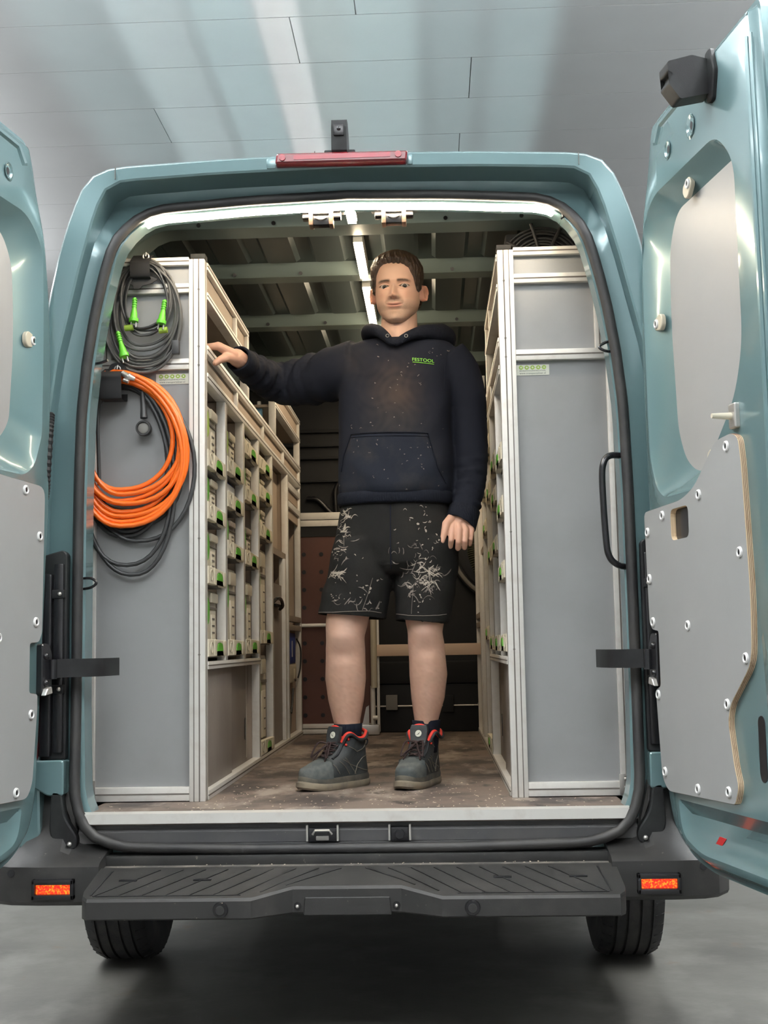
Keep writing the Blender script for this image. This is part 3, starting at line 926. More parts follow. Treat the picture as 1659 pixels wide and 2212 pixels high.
    # check strap and its bracket at the hinge side
    MB().prism(rounded([(.012, .985), (.07, .985), (.07, 1.13), (.03, 1.13), (.012, 1.10)], .01), f, .0, .018, .003).build('strap_bracket', 'black_gloss', door)
    MB().prism(rounded([(.03, .99), (.075, .985), (.06, 1.005), (.035, 1.01)], .004), f, .018, .03, .002).build('bracket_tab', 'steel', door)
    for z in (1.02, 1.095):
        bm = bmesh.new()
        bmesh.ops.create_uvsphere(bm, u_segments=12, v_segments=8, radius=.010)
        MB().bm(bm, Matrix.Translation(f(.05, z, .018))).build('bracket_bolt', 'black_gloss', door)
    MB().tube([f(.02, 1.03, .024), f(.02, 1.085, .024)], .012, 12).build('strap_pivot', 'black_gloss', door)
    q = MB()
    a0 = f(.02, 1.058, .024)
    pts = catmull([a0, (s * .82, -.03, 1.06), (s * .765, .0, 1.06), (s * .735, .035, 1.06), (s * .72, .09, 1.06), (s * .712, .16, 1.06)], 6)
    lps = []
    for i, p in enumerate(pts):
        a = pts[max(0, i - 1)]; c = pts[min(len(pts) - 1, i + 1)]
        t = Vector(c) - Vector(a); t.z = 0; t.normalize()
        nn = Vector((-t.y, t.x, 0)) * .004
        p = Vector(p)
        lps.append([p + nn + Vector((0, 0, .026)), p - nn + Vector((0, 0, .026)), p - nn - Vector((0, 0, .026)), p + nn - Vector((0, 0, .026))])
    q.loft(lps)
    q.build('check_strap', 'black_plastic', door, smooth=35)
    return door
rear_door(1)
rear_door(-1)
# ================================================================== shelving racks
POSTS = [.305, .685, 1.09, 1.49, 1.92, 2.52, 3.08]        # post centres along the aisle face
ZT = 1.955
def rack(s, label):
    X = lambda x: s * x
    T = thing('shelving_rack', label, 'shelving', (s * .66, 1.7, FL), 'aluminium shelving racks along the van sides')
    def bar(name, a, c, m='aluminium', grooves=(), bev=.002, label=None):
        o = MB().box((X(a[0]), a[1], a[2]), (X(c[0]), c[1], c[2]), bev).build(name, m, T, label=label)
        for g in grooves:
            MB().box((X(g[0][0]), g[0][1], g[0][2]), (X(g[1][0]), g[1][1], g[1][2])).build('groove', 'groove', o, smooth=0)
        return o
    xo = .473 if s < 0 else .458
    # ---- end frame towards the doors
    y0, y1 = .285, .33
    bar('post', (xo, y0, FL), (xo + .050, y1, 2.345), grooves=[((xo + .0165, y0 - .0006, FL), (xo + .0205, y0 + .002, 2.345)), ((xo + .034, y0 - .0006, FL), (xo + .037, y0 + .002, 2.345)), ((xo - .0006, y0 + .018, FL), (xo + .002, y0 + .024, 2.345))])
    for z in (2.245, 2.06, 2.0, 1.45, 1.09):
        bm = bmesh.new()
        bmesh.ops.create_cone(bm, segments=10, radius1=.0035, radius2=.0035, depth=.003, cap_ends=True)
        MB().bm(bm, Matrix.Translation((X(xo + .0185), y0 - .0005, z)) @ Matrix.Rotation(R(90), 4, 'X')).build('post_screw', 'groove', T)
    bar('corner_cap', (xo - .002, y0, 2.345), (xo + .045, y1, 2.362), 'black_plastic')
    dp = 0 if s < 0 else -.031
    du_ = 0 if s < 0 else -.016
    bar('post', (.818 + dp, y0, FL), (.862 + dp, y1, 2.0), grooves=[((.832 + dp, y0 - .0006, FL), (.836 + dp, y0 + .002, 2.0)), ((.846 + dp, y0 - .0006, FL), (.848 + dp, y0 + .002, 2.0))])
    bar('post', (.772 + du_, y0, 2.0), (.806 + du_, y1, 2.345), grooves=[((.784 + du_, y0 - .0006, 2.0), (.788 + du_, y0 + .002, 2.34))])
    xi = xo + .050
    for (z0, z1, xe) in ((.648, .690, .82 + dp), (1.988, 2.022, .83), (2.236, 2.266, .775 + du_), (2.326, 2.352, .80)):
        zm = (z0 + z1) / 2
        bar('crossbar', (xi, y0 - .001, z0), (xe, y1, z1), grooves=[((xi, y0 - .0018, zm - .0022), (xe, y0 + .001, zm + .0022))])
    bar('end_panel', (xi - .002, .302, .68), (.822 + dp, .31, 1.992), 'grey_panel_worn', bev=0)
    bar('end_panel', (xi - .002, .302, 2.018), (.776 + du_, .31, 2.24), 'grey_panel', bev=0)
    bar('end_panel', (xi - .002, .302, 2.26), (.776 + du_, .31, 2.33), 'grey_panel', bev=0)
    pl = bar('slotted_bracket', (.812 + dp, y0 - .004, .652), (.848 + dp, y0, .712), 'steel', bev=.0008)
    MB().box((X(.827 + dp), y0 - .0048, .675), (X(.833 + dp), y0 - .003, .705)).build('bracket_slot', 'groove', pl, smooth=0)
    for z in (.672, .698):
        bm = bmesh.new()
        bmesh.ops.create_uvsphere(bm, u_segments=10, v_segments=6, radius=.005)
        MB().bm(bm, Matrix.Translation((X(.83 + dp), y0 - .005, z))).build('bracket_bolt', 'steel', pl)
    # ---- aisle face
    xf, xb = xo - .001, xo + .03
    for k, y in enumerate(POSTS[1:]):
        top = ZT if k < 5 else 2.325
        zlo = 1.068 if k < 2 else FL
        bar('post', (xf, y - .02, zlo), (xb, y + .02, top), grooves=[((xf - .0006, y - .003, zlo), (xf + .002, y + .003, top))])
        bar('partition', (xb, y - .008, zlo + .01), (.82, y + .008, ZT), 'beige_board', bev=0)
        MB().box((X(.79), y - .012, FL), (X(.82), y + .012, ZT)).build('rear_post', 'aluminium', T, smooth=0)
    def rail(ya, yb, z0, z1, dx=0.0):
        zm = (z0 + z1) / 2
        bar('rail', (xf - .002 + dx, ya, z0), (xb + dx, yb, z1), grooves=[((xf - .0028 + dx, ya, zm - .002), (xf + dx, yb, zm + .002))])
    rail(.33, 3.10, 2.044, 2.074)
    rail(.33, 3.10, ZT, ZT + .03)
    rail(.33, 3.10, FL, FL + .028)
    rail(.33, 1.50, 1.044, 1.068)
    rail(.33, 1.23, 2.322, 2.346)
    rail(.33, 1.23, 2.224, 2.248)
    rail(2.06, 3.10, 2.302, 2.326)
    rail(2.06, 3.10, 2.204, 2.224)
    for ya, yb, z0, z1, divs in ((.33, 3.10, ZT + .03, 2.044, (.945, 1.655, 2.365)), (.33, 1.23, 2.248, 2.322, (.93,)), (2.06, 3.10, 2.224, 2.302, ())):
        bar('fascia', (xo + .012, ya, z0 - .004), (xo + .02, yb, z1 + .004), 'beige_board', bev=0)
        for d in divs:
            bar('divider', (xf, d - .014, z0), (xo + .02, d + .014, z1))
    bar('post', (xf, 1.20, 2.074), (xb, 1.24, 2.345))
    bar('post', (xf, 2.05, 2.074), (xb, 2.075, 2.325))
    bar('shelf', (xb, .33, ZT + .005), (.81, 3.10, ZT + .017), 'rack_inside', bev=0)
    bar('shelf', (xb, .33, 2.226), (.775, 1.23, 2.238), 'rack_inside', bev=0)
    bar('shelf', (xb, 2.06, 2.206), (.775, 3.10, 2.218), 'rack_inside', bev=0)
    bar('shelf', (xb, .33, 1.046), (.82, 1.49, 1.056), 'grey_plastic', bev=0)
    bar('back_panel', (.822, .33, FL), (.828, 3.10, 2.0), 'rack_inside', bev=0)
    bar('back_panel', (.80, .33, 2.0), (.806, 3.10, 2.32), 'dark_lining', bev=0)
    # bays 5 and 6
    bar('shelf', (xo + .01, 1.94, 1.53), (.82, 2.50, 1.56), 'rack_inside', bev=0)
    bar('bay_panel', (xo + .05, 2.03, 1.565), (xo + .058, 2.50, 1.95), 'beige_board', bev=0)
    bar('bay_panel', (xo + .018, 1.95, FL + .03), (xo + .026, 2.40, 1.40), 'slide_door', bev=0)
    bar('rail', (xo, 2.385, FL + .03), (xo + .03, 2.42, 1.53))
    for z in (1.895, 1.80):
        bar('rail', (xf, 2.54, z), (xb, 3.06, z + .03))
        bar('tray_front', (xo + .01, 2.54, z - .05), (xo + .018, 3.06, z + .002), 'beige_board', bev=0)
    for z in (1.235, 1.19):
        bar('rail', (xf, 2.54, z), (xb, 3.06, z + .028), 'rack_inside')
    bar('bay_panel', (xo + .03, 2.56, FL + .03), (xo + .036, 3.05, .93), 'beige_board', bev=0)
    # sliding doors with finger pulls
    for ya, yb, dx, yp in ((.335, .885, .016, .352), (.87, 1.30, .028, 1.27)):
        d = bar('sliding_door', (xo + dx, ya, FL + .028), (xo + dx + .008, yb, 1.046), 'slide_door', bev=.001)
        MB().prism([(yp + .012 * math.cos(t), .80 + (.03 if math.sin(t) > 0 else -.03) + .012 * math.sin(t)) for t in np.linspace(0, 2 * math.pi, 25)[:-1]],
                   lambda y, z, w: (X(xo + w), y, z), dx - .002, dx + .003).build('finger_pull', 'black_gloss', d)
    bar('bay_panel', (xo + .05, 1.30, FL + .03), (xo + .058, 1.47, 1.046), 'aluminium', bev=0)
    # drawers
    rows = {0: (1.684, 1.516, 1.312, 1.083), 1: (1.719, 1.597, 1.426, 1.083), 2: (1.846, 1.668, 1.423, 1.086), 3: (1.845, 1.726, 1.565, 1.125, .676)}
    for c, zs in rows.items():
        ya, yb = POSTS[c] + .022, POSTS[c + 1] - .022
        W = yb - ya
        for z in zs:
            h = .055
            ym = ya + W * .60
            out = [(ya, z), (ym - .055, z), (ym - .055, z + .018), (ym - .050, z + .032), (ym - .035, z + .041), (ym, z + .044), (ym + .035, z + .041), (ym + .050, z + .030), (ym + .060, z + .006), (ym + .075, z), (yb, z), (yb, z + h * .9), (ya + .11, z + h), (ya, z + h)]
            dr = MB().prism(out, lambda y, zz, w: (X(xo + w), y, zz), .014, -.004, .0015).build('drawer', 'cream_plastic', T, smooth=30)
            MB().prism([(ym - .054, z + .017), (ym + .055, z + .017), (ym + .050, z + .026), (ym + .047, z + .032), (ym + .033, z + .0405), (ym, z + .0435), (ym - .033, z + .0405), (ym - .047, z + .032)], lambda y, zz, w: (X(xo + w), y, zz), .012, -.0065).build('drawer_latch', 'green', dr)
            MB().box((X(xo + .014), ya, z - .004), (X(.78), yb, z + .004)).build('drawer_tray', 'grey_plastic', dr, smooth=0)
            # embossed oval at the near end and side return
            MB().tube([(X(xo - .0045), ya + .05 + .022 * math.cos(t), z + .028 + .017 * math.sin(t)) for t in np.linspace(0, 2 * math.pi, 17)[:-1]], .0018, 6, closed=True).build('emboss', 'beige_plastic', dr)
            MB().box((X(xo - .006), ya + .098, z + .002), (X(xo + .0), ya + .108, z + h), .001).build('rib', 'cream_plastic', dr)
            MB().box((X(xo - .005), yb - .06, z + .004), (X(xo + .0), yb - .008, z + h * .88), .001).build('step_plate', 'cream_plastic', dr)
    # company sticker on the big end panel
    sx, sz = (-.579, 1.9605) if s < 0 else (.5595, 1.9595)
    st = MB().box((sx - .052, .3005, sz - .0165), (sx + .052, .3022, sz + .0165)).build('sticker', 'sticker', T, smooth=0)
    MB().box((sx - .038, .2998, sz + .0075), (sx + .038, .3006, sz + .0085)).build('sticker_line', 'lime', st, smooth=0)
    for k in range(5):
        cx = sx - .036 + .018 * k
        MB().prism([(cx + .0065 * math.cos(t), sz + .008 + .0065 * math.sin(t)) for t in np.linspace(0, 2 * math.pi, 17)[:-1]], lambda a, z, w: (a, w, z), .3006, .2995).build('sticker_dot', 'lime', st)
        MB().prism([(cx + .0028 * math.cos(t), sz + .008 + .0028 * math.sin(t)) for t in np.linspace(0, 2 * math.pi, 13)[:-1]], lambda a, z, w: (a, w, z), .2996, .2990).build('sticker_dot', 'sticker', st)
    for body, size, dz in (('BEDRIJFSWAGENINRICHTING', .0062, -.0028), ('www.transportsliner.nl', .0088, -.0105)):
        me = text_mesh(body, size)
        me.materials.clear(); me.materials.append(M['ink'])
        o = put('sticker_text', me, st)
        o.matrix_basis = Matrix.Translation((sx, .2998, sz + dz)) @ Matrix.Rotation(R(90), 4, 'X')
    return T
rack(-1, 'aluminium rack on the left side, hung with coiled cables at its grey end')
rack(1, 'aluminium rack on the right side, its tall grey end panel bare')

# ------------------------------------------------------------------ tool cases standing on the drawers of the left rack
ORD = ['first', 'second', 'third', 'fourth', 'fifth']
def tool_case(col, row, z0, h, kind, extra):
    ya, yb = POSTS[col] + .028, POSTS[col + 1] - .05
    xo = -.473
    lab = '%s, %s from top in %s column' % (extra, ORD[row], ORD[col])
    t = thing('tool_case', lab, 'tool case', (-.63, (ya + yb) / 2, z0), 'tool cases in the left rack')
    xa = xo - .027
    body = {'beige': 'beige_plastic', 'dark': 'grey_plastic', 'brown': 'rack_inside', 'blue': 'blue'}[kind]
    MB().box((xa, ya, z0 + .001), (xa - .27, yb, z0 + h), .008).build('case_shell', body, t)
    if kind != 'blue':
        MB().box((xa + .004, ya + .004, z0 + h * .70), (xa - .27, yb - .004, z0 + h * .735), .002).build('lid_seam', 'groove' if kind != 'dark' else 'dark_tube', t)
        MB().box((xa + .006, ya + .19, z0 + h * .12), (xa, yb - .05, z0 + h * .62), .003).build('label_plate', 'cream_plastic' if kind == 'beige' else 'beige_plastic', t)
        for q in range(4):
            zz = z0 + h * (.2 + .11 * q)
            MB().box((xa + .0075, yb - .11, zz), (xa + .005, yb - .07, zz + .006)).build('vent_slot', 'groove', t, smooth=0)
        MB().box((xa + .012, ya + .16, z0 + h * .80), (xa, ya + .28, z0 + h * .96), .006).build('case_handle', body, t)
        MB().prism([(ya + .085 + .034 * math.cos(a), z0 + h * .66 + min(.045, h * .28) * math.sin(a)) for a in np.linspace(0, 2 * math.pi, 25)[:-1]],
                   lambda y, z, w: (xa + w, y, z), 0, .012, .003).build('case_latch', 'green' if row else 'lime', t)
    else:
        MB().box((xa + .004, ya + .10, z0 + .01), (xa, yb - .02, z0 + h - .01), .002).build('label_plate', 'white_plastic', t)
for a in [(0, 0, 1.694, .215, 'beige', 'tall beige tool case with lime latch'), (0, 1, 1.526, .145, 'beige', 'beige tool case with green latch'), (0, 2, 1.322, .17, 'beige', 'beige tool case with green latch'), (0, 3, 1.093, .205, 'beige', 'tall beige tool case with green latch'),
          (1, 0, 1.729, .165, 'beige', 'beige tool case with lime latch'), (1, 1, 1.607, .10, 'blue', 'small blue box with white label'), (1, 2, 1.436, .135, 'brown', 'brown tool case'), (1, 3, 1.093, .30, 'beige', 'very tall beige tool case with slots'),
          (2, 0, 1.856, .08, 'dark', 'low dark grey tool case'), (2, 1, 1.678, .14, 'beige', 'beige tool case with green latch'), (2, 2, 1.433, .15, 'brown', 'brown tool case'), (2, 3, 1.096, .27, 'beige', 'tall beige tool case'),
          (3, 0, 1.855, .07, 'dark', 'low dark grey tool case'), (3, 1, 1.736, .09, 'beige', 'low beige tool case with green latch'), (3, 2, 1.575, .12, 'beige', 'beige tool case with green latch'), (3, 3, 1.135, .39, 'beige', 'very tall beige tool case with slots'), (3, 4, .686, .39, 'beige', 'very tall beige tool case with slots')]:
    tool_case(*a)
# ================================================================== the man
mat('skin', (0.56, 0.35, 0.26), 0.58, vcol='col', bump=(220, 0.05))
M['skin'].node_tree.nodes['Principled BSDF'].inputs['Subsurface Weight'].default_value = 0.12
M['skin'].node_tree.nodes['Principled BSDF'].inputs['Subsurface Radius'].default_value = (0.012, 0.005, 0.003)
mat('hair', (0.030, 0.018, 0.012), 0.40, var=((0.075, 0.045, 0.028), 60, .45, .7), bump=(160, 0.5, (1, 1, .25)))
mat('eye_white', (0.42, 0.39, 0.36), 0.3)
mat('iris', (0.022, 0.014, 0.009), 0.35)
mat('pupil', (0.003, 0.003, 0.003), 0.25)
mat('hoodie', (0.012, 0.014, 0.021), 0.85, spec=0.15, vcol='col', bump=(900, 0.25))
mat('rib_knit', (0.0092, 0.0108, 0.017), 0.85, spec=0.15, bump=(260, 0.5, (1, 1, .1)))
mat('shorts', (0.0115, 0.0112, 0.0108), 0.85, spec=0.15, var=[((0.021, 0.019, 0.017), 5, .4, .7)], bump=(700, 0.3))
mat('splash', (0.36, 0.31, 0.25), 0.7)
mat('splash_dim', (0.16, 0.135, 0.115), 0.8)
mat('logo_green', (0.20, 0.55, 0.03), 0.5)
mat('sock', (0.010, 0.012, 0.02), 0.9, spec=0.15, bump=(300, 0.5, (1, 1, .15)))
mat('boot', (0.022, 0.026, 0.028), 0.6, var=((0.05, 0.055, 0.055), 14, .45, .75), bump=(300, 0.2))
mat('boot_panel', (0.014, 0.017, 0.02), 0.7)
mat('boot_toe', (0.055, 0.065, 0.065), 0.75, var=((0.12, 0.125, 0.115), 22, .42, .72))
mat('boot_seam', (0.13, 0.115, 0.09), 0.7)
mat('boot_red', (0.62, 0.035, 0.02), 0.6)
mat('outsole', (0.20, 0.165, 0.115), 0.75, var=((0.11, 0.095, 0.075), 15, .4, .7))
mat('midsole', (0.05, 0.047, 0.04), 0.75, var=((0.13, 0.115, 0.085), 9, .45, .7))
mat('lace', (0.03, 0.014, 0.013), 0.8)

MAN = thing('person', 'man in a navy hoodie and paint-spattered dark shorts standing in the van', 'person', (.08, .64, FL))

def sm_table(zs, vs, n=400, k=9):
    z = np.linspace(zs[0], zs[-1], n)
    v = np.interp(z, zs, vs)
    p = np.pad(v, k, mode='edge')
    ker = np.hanning(2 * k + 1); ker /= ker.sum()
    v = np.convolve(p, ker, mode='valid')
    return lambda q: np.interp(q, z, v)
TOPZ = .250
fa = sm_table([0, .008, .02, .04, .06, .09, .12, .15, .18], [.016, .030, .042, .057, .067, .0725, .0745, .0755, .0765])
fyf = sm_table([0, .012, .03, .045, .06, .075, .09, .11, .13, .15, .17, .18], [.070, .083, .083, .081, .086, .088, .088, .088, .087, .093, .094, .0935])
fyb = sm_table([0, .01, .02, .04, .06, .09, .12, .15, .18], [.034, .012, -.006, -.036, -.062, -.088, -.099, -.104, -.104])
fyc = sm_table([0, .02, .04, .06, .09, .18], [.052, .036, .022, .010, .0, .0])
def head_base(phi, z):
    zz = np.minimum(z, .172)
    a, yf, yb, yc = fa(zz), fyf(zz), fyb(zz), fyc(zz)
    q = np.sqrt(np.clip(1 - (np.maximum(z - .172, 0) / (TOPZ - .172)) ** 2.15, 0, 1))
    c, s = np.cos(phi), np.sin(phi)
    p = 2.25
    k = (np.abs(c) ** p + np.abs(s) ** p) ** (-1 / p)
    x = a * q * s * k
    y = yc * 1 + np.where(c > 0, (yf - yc) * q, (yc - yb) * q) * c * k
    return x, y
def gs(v, c, s):
    return np.exp(-((v - c) / s) ** 2)
def eye_open(x, z):
    ex = np.abs(x) - .0335
    up = .0047 * np.clip(1 - (ex / .0165) ** 2, 0, 1) ** .8
    lo = .0036 * np.clip(1 - (ex / .0165) ** 2, 0, 1)
    dz = z - (.1305 + ex * .03)
    return ((dz < up) & (dz > -lo) & (np.abs(ex) < .0165)), dz, up, lo, ex
def face_disp(x, z):
    d = np.zeros_like(x)
    t = np.clip((.138 - z) / .044, 0, 1)
    hn = .029 * t ** 1.0
    hn = np.where(z < .094, .029 * np.clip(1 - ((.094 - z) / .0150) ** 2, 0, 1), hn)
    d += hn * np.exp(-(np.abs(x) / (.0062 + .0055 * t)) ** 2.2)
    d += .012 * gs(np.abs(x), .0138, .0055) * gs(z, .0885, .006)
    ax = np.abs(x)
    d -= .0085 * gs(ax, .030, .016) * gs(z, .1315, .0115)
    d -= .0045 * gs(ax, .018, .007) * gs(z, .133, .010)
    d += .0040 * gs(ax, .030, .020) * gs(z, .148, .0065)
    d += .0040 * gs(ax, .044, .017) * gs(z, .103, .016)
    d -= .0035 * gs(ax, .028, .006) * gs(z, .078, .016) * np.clip((.1 - z) / .02, 0, 1)
    zm = .0602 + 7.5 * x ** 2
    lx = np.clip(1 - (ax / .030) ** 2, 0, 1)
    d += .0045 * gs(z, zm + .0058, .0042) * lx
    d += .0052 * gs(z, zm - .0065, .0048) * lx
    d -= .0048 * gs(z, zm, .0014) * np.clip(1 - (ax / .030) ** 4, 0, 1)
    d -= .002 * gs(ax, .030, .004) * gs(z, .0655, .005)
    d -= .003 * gs(z, .0435, .006) * gs(x, 0, .02)
    d += .0045 * gs(z, .018, .012) * gs(x, 0, .018)
    d -= .0015 * gs(x, 0, .003) * gs(z, .075, .006)
    op, dz, up, lo, ex = eye_open(x, z)
    d -= np.where(op, .010, 0)
    near = (~op) & (np.abs(ex) < .019)
    d += np.where(near, .0022 * np.exp(-((dz - up - .0022) / .0018) ** 2), 0)
    d -= np.where(near, .0016 * np.exp(-((dz - up - .0058) / .0016) ** 2), 0)
    d += np.where(near, .0015 * np.exp(-((dz + lo + .0020) / .0018) ** 2), 0)
    d -= np.where(near, .0012 * np.exp(-((dz + lo + .0075) / .0025) ** 2), 0)
    return d
SKIN = np.array((.58, .365, .27))
def face_col(x, y, z, front):
    n = len(x)
    col = np.tile(SKIN, (n, 1))
    ax = np.abs(x)
    def mix(mask, c):
        nonlocal col
        m = np.clip(mask, 0, 1)[:, None]
        col = col * (1 - m) + np.array(c) * m
    nz = .75 + .5 * rng.random(n)
    mix(.35 * gs(ax, .045, .02) * gs(z, .10, .018) * front, (.60, .28, .20))
    mix(.4 * gs(x, 0, .012) * gs(z, .092, .010) * front, (.60, .26, .19))
    jaw = np.clip((.082 - z) / .02, 0, 1) * np.clip((ax + (.06 - z) * .6 - .004) / .03, 0, 1)
    mix(.55 * jaw * nz * (y > -.02), (.26, .175, .125))
    mix(.6 * gs(z, .0745, .006) * np.clip(1 - (ax / .034) ** 4, 0, 1) * nz * front, (.20, .13, .09))
    mix(.62 * gs(z, .035, .010) * gs(x, 0, .020) * nz * front, (.22, .145, .10))
    mix(.35 * gs(ax, .034, .006) * gs(z, .055, .016) * nz * front, (.24, .16, .11))
    zm = .0602 + 7.5 * x ** 2
    lx = np.clip(1 - (ax / .027) ** 3, 0, 1)
    mix(.8 * np.clip(gs(z, zm + .0032, .0036) + gs(z, zm - .0050, .0048), 0, 1) * lx * front, (.46, .19, .15))
    mix(.85 * gs(z, zm, .0011) * np.clip(1 - (ax / .029) ** 4, 0, 1) * front, (.09, .03, .025))
    zb = .1470 + .0012 * np.sin(np.clip((ax - .008) / .05, 0, 1) * math.pi) - .10 * np.maximum(ax - .042, 0)
    mix(1.0 * gs(z, zb, .0046) * np.clip((ax - .009) / .006, 0, 1) * np.clip((.058 - ax) / .014, 0, 1) * (.8 + .4 * rng.random(n)) * front, (.045, .028, .02))
    op, dz, up, lo, ex = eye_open(x, z)
    mix(np.where(np.abs(ex) < .018, .85 * np.exp(-((dz - up - .0004) / .0011) ** 2), 0) * front, (.05, .03, .025))
    mix(np.where(np.abs(ex) < .0165, .4 * np.exp(-((dz + lo + .0004) / .0010) ** 2), 0) * front, (.2, .1, .08))
    mix(.25 * gs(ax, .033, .016) * gs(z, .121, .006) * front, (.38, .21, .17))
    mix(.7 * gs(ax, .0078, .0030) * gs(z, .0830, .0020) * front, (.06, .02, .015))
    return col

YAW = R(7.5)
HEAD_O = Vector((.133, .655, 2.203))
HSC = 1.03
HZ = .95
def head_w(x, y, z):
    """local head (x right, y forward, z from chin) -> world"""
    pt = R(-3)                       # chin a little down
    y2 = y * math.cos(pt) - (z - .11) * math.sin(pt)
    z2 = y * math.sin(pt) + (z - .11) * math.cos(pt) + .11
    cy, sy = math.cos(YAW), math.sin(YAW)
    return Vector((HEAD_O.x + HSC * (x * cy - y2 * sy), HEAD_O.y + HSC * (-x * sy - y2 * cy), HEAD_O.z + HZ * z2))
fr_ = np.linspace(-1, 1, 181)
front_phi = np.sign(fr_) * (np.abs(fr_) ** 1.12) * R(72)
back_phi = np.linspace(R(72), R(288), 60)[1:-1]
PHI = np.concatenate([front_phi, back_phi])
ZS = np.concatenate([np.linspace(0.0, .16, 112), .16 + (TOPZ - .16) * np.sin(np.linspace(0, math.pi / 2, 40)[1:])])
ZS[-1] = TOPZ - 1e-4
gp, gz = np.meshgrid(PHI, ZS)
hx, hy = head_base(gp, gz)
facing = np.clip((np.cos(gp) - .25) / .3, 0, 1)
hy2 = hy + face_disp(hx, gz) * facing * np.clip((gz + .001) / .006, 0, 1)
NPH = len(PHI)

class Body:
    def __init__(self):
        self.v, self.f, self.c = [], [], []
    def add(self, vs, fs, cols=None):
        o = len(self.v)
        self.v += [tuple(p) for p in vs]
        self.f += [tuple(o + i for i in f) for f in fs]
        if cols is None:
            cols = np.tile(SKIN, (len(vs), 1)) * (1 + .06 * rng.standard_normal((len(vs), 1)))
        self.c += [tuple(c) for c in cols]
BD = Body()
hv = [head_w(x, y, z) for x, y, z in zip(hx.ravel(), hy2.ravel(), gz.ravel())]
hf = []
for k in range(len(ZS) - 1):
    for i in range(NPH):
        j = (i + 1) % NPH
        hf.append((k * NPH + i, k * NPH + j, (k + 1) * NPH + j, (k + 1) * NPH + i))
hf.append(tuple(reversed(range(NPH))))
BD.add(hv, hf, face_col(hx.ravel(), hy2.ravel(), gz.ravel(), facing.ravel()))

def loft_into(BDY, loops, cols=None):
    q = MB().loft(loops)
    BDY.add(q.v, q.f, cols)
# neck
nk = []
for z, cx, cy, rx, ry in ((2.10, .13, .675, .085, .075), (2.15, .132, .668, .070, .066), (2.19, .134, .668, .064, .064), (2.23, .136, .672, .062, .066), (2.27, .136, .678, .060, .064), (2.30, .136, .685, .055, .055)):
    nk.append(ring((cx, cy, z), (1, 0, 0), (0, 1, 0), rx, ry, 36, 2.1))
loft_into(BD, nk)
# ears
for s in (-1, 1):
    U, V = 22, 11
    vs, fs, cs = [], [], []
    for i in range(U):
        a = 2 * math.pi * i / U
        for j in range(V):
            r = j / (V - 1)
            ez = .031 * math.cos(a) * r * (1.0 if math.cos(a) > 0 else .95)
            ey = .0175 * math.sin(a) * r * (1.08 if math.cos(a) > 0 else .72)
            rim = .0065 * math.exp(-((r - .82) / .16) ** 2) * (1.0 if math.sin(a) < .5 else .35)
            bowl = -.004 * math.exp(-(r / .45) ** 2) + .003 * math.exp(-((r - .52) / .12) ** 2) * (1 if math.cos(a) > -.3 else 0)
            out = .078 + .012 + rim + bowl - .35 * ey * 1.0 - (.010 if r > .97 else 0)
            p = head_w(s * out, ey - .012, .118 + ez + .12 * ey)
            vs.append(p)
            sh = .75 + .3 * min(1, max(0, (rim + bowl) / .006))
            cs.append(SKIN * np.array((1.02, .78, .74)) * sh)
    for i in range(U):
        for j in range(V - 1):
            k = (i + 1) % U
            fs.append((i * V + j, k * V + j, k * V + j + 1, i * V + j + 1))
    # back of the ear down to the skull
    o = len(vs)
    for i in range(U):
        a = 2 * math.pi * i / U
        vs.append(head_w(s * .066, .012 * math.sin(a) - .004, .118 + .022 * math.cos(a)))
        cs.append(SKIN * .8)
    for i in range(U):
        k = (i + 1) % U
        fs.append((i * V + V - 1, k * V + V - 1, o + k, o + i))
    BD.add(vs, fs, np.array(cs))

# legs
def leg(rows, knee, sgn):
    P = np.array(rows)
    zs = np.linspace(P[0, 0], P[-1, 0], 90)
    cols = []
    loops = []
    for z in zs:
        q = [np.interp(-z, -P[:, 0], P[:, k]) for k in range(1, 5)]
        lp = ring((q[0], q[1], z), (1, 0, 0), (0, 1, 0), q[2], q[3], 44, 2.1)
        out = []
        for i, p in enumerate(lp):
            a = 2 * math.pi * i / 44
            fy = max(0, -math.sin(a))
            bump = .009 * math.exp(-((z - knee) / .035) ** 2) * fy ** 5 - .004 * math.exp(-((z - knee + .06) / .02) ** 2) * fy ** 4 + .004 * math.exp(-((z - knee + .085) / .02) ** 2) * fy ** 8
            shin = .004 * fy ** 10 * max(0, min(1, (knee - .08 - z) / .05))
            side = -.004 * math.exp(-((z - knee) / .03) ** 2) * abs(math.cos(a)) ** 4
            p = p + Vector((math.cos(a), math.sin(a), 0)) * (bump + shin + side)
            out.append(p)
            kn = math.exp(-((z - knee) / .04) ** 2) * fy ** 4
            c = SKIN * np.array((.92, .89, .88)) * (1 + .03 * rng.standard_normal())
            c = c * (1 - .35 * kn) + np.array((.40, .25, .20)) * .35 * kn
            hairy = .12 * max(0, min(1, (knee - .05 - z) / .06)) * rng.random() ** 2
            c = c * (1 - hairy) + np.array((.2, .12, .08)) * hairy
            cols.append(c)
        loops.append(out)
    loft_into(BD, loops, np.array(cols))
leg([(1.50, .02, .66, .080, .085), (1.30, -.030, .645, .076, .08), (1.20, -.056, .63, .072, .072), (1.14, -.0635, .622, .0685, .068), (1.08, -.064, .63, .066, .066), (1.0, -.066, .645, .068, .070), (.93, -.066, .655, .060, .063), (.86, -.065, .66, .045, .048), (.825, -.061, .66, .040, .044)], 1.135, -1)
leg([(1.50, .19, .67, .080, .085), (1.30, .20, .66, .074, .08), (1.20, .203, .645, .067, .072), (1.15, .203, .64, .0625, .068), (1.08, .208, .648, .061, .065), (1.01, .211, .662, .0635, .070), (.93, .208, .674, .056, .061), (.86, .201, .683, .0405, .046), (.825, .2005, .687, .037, .043)], 1.15, 1)

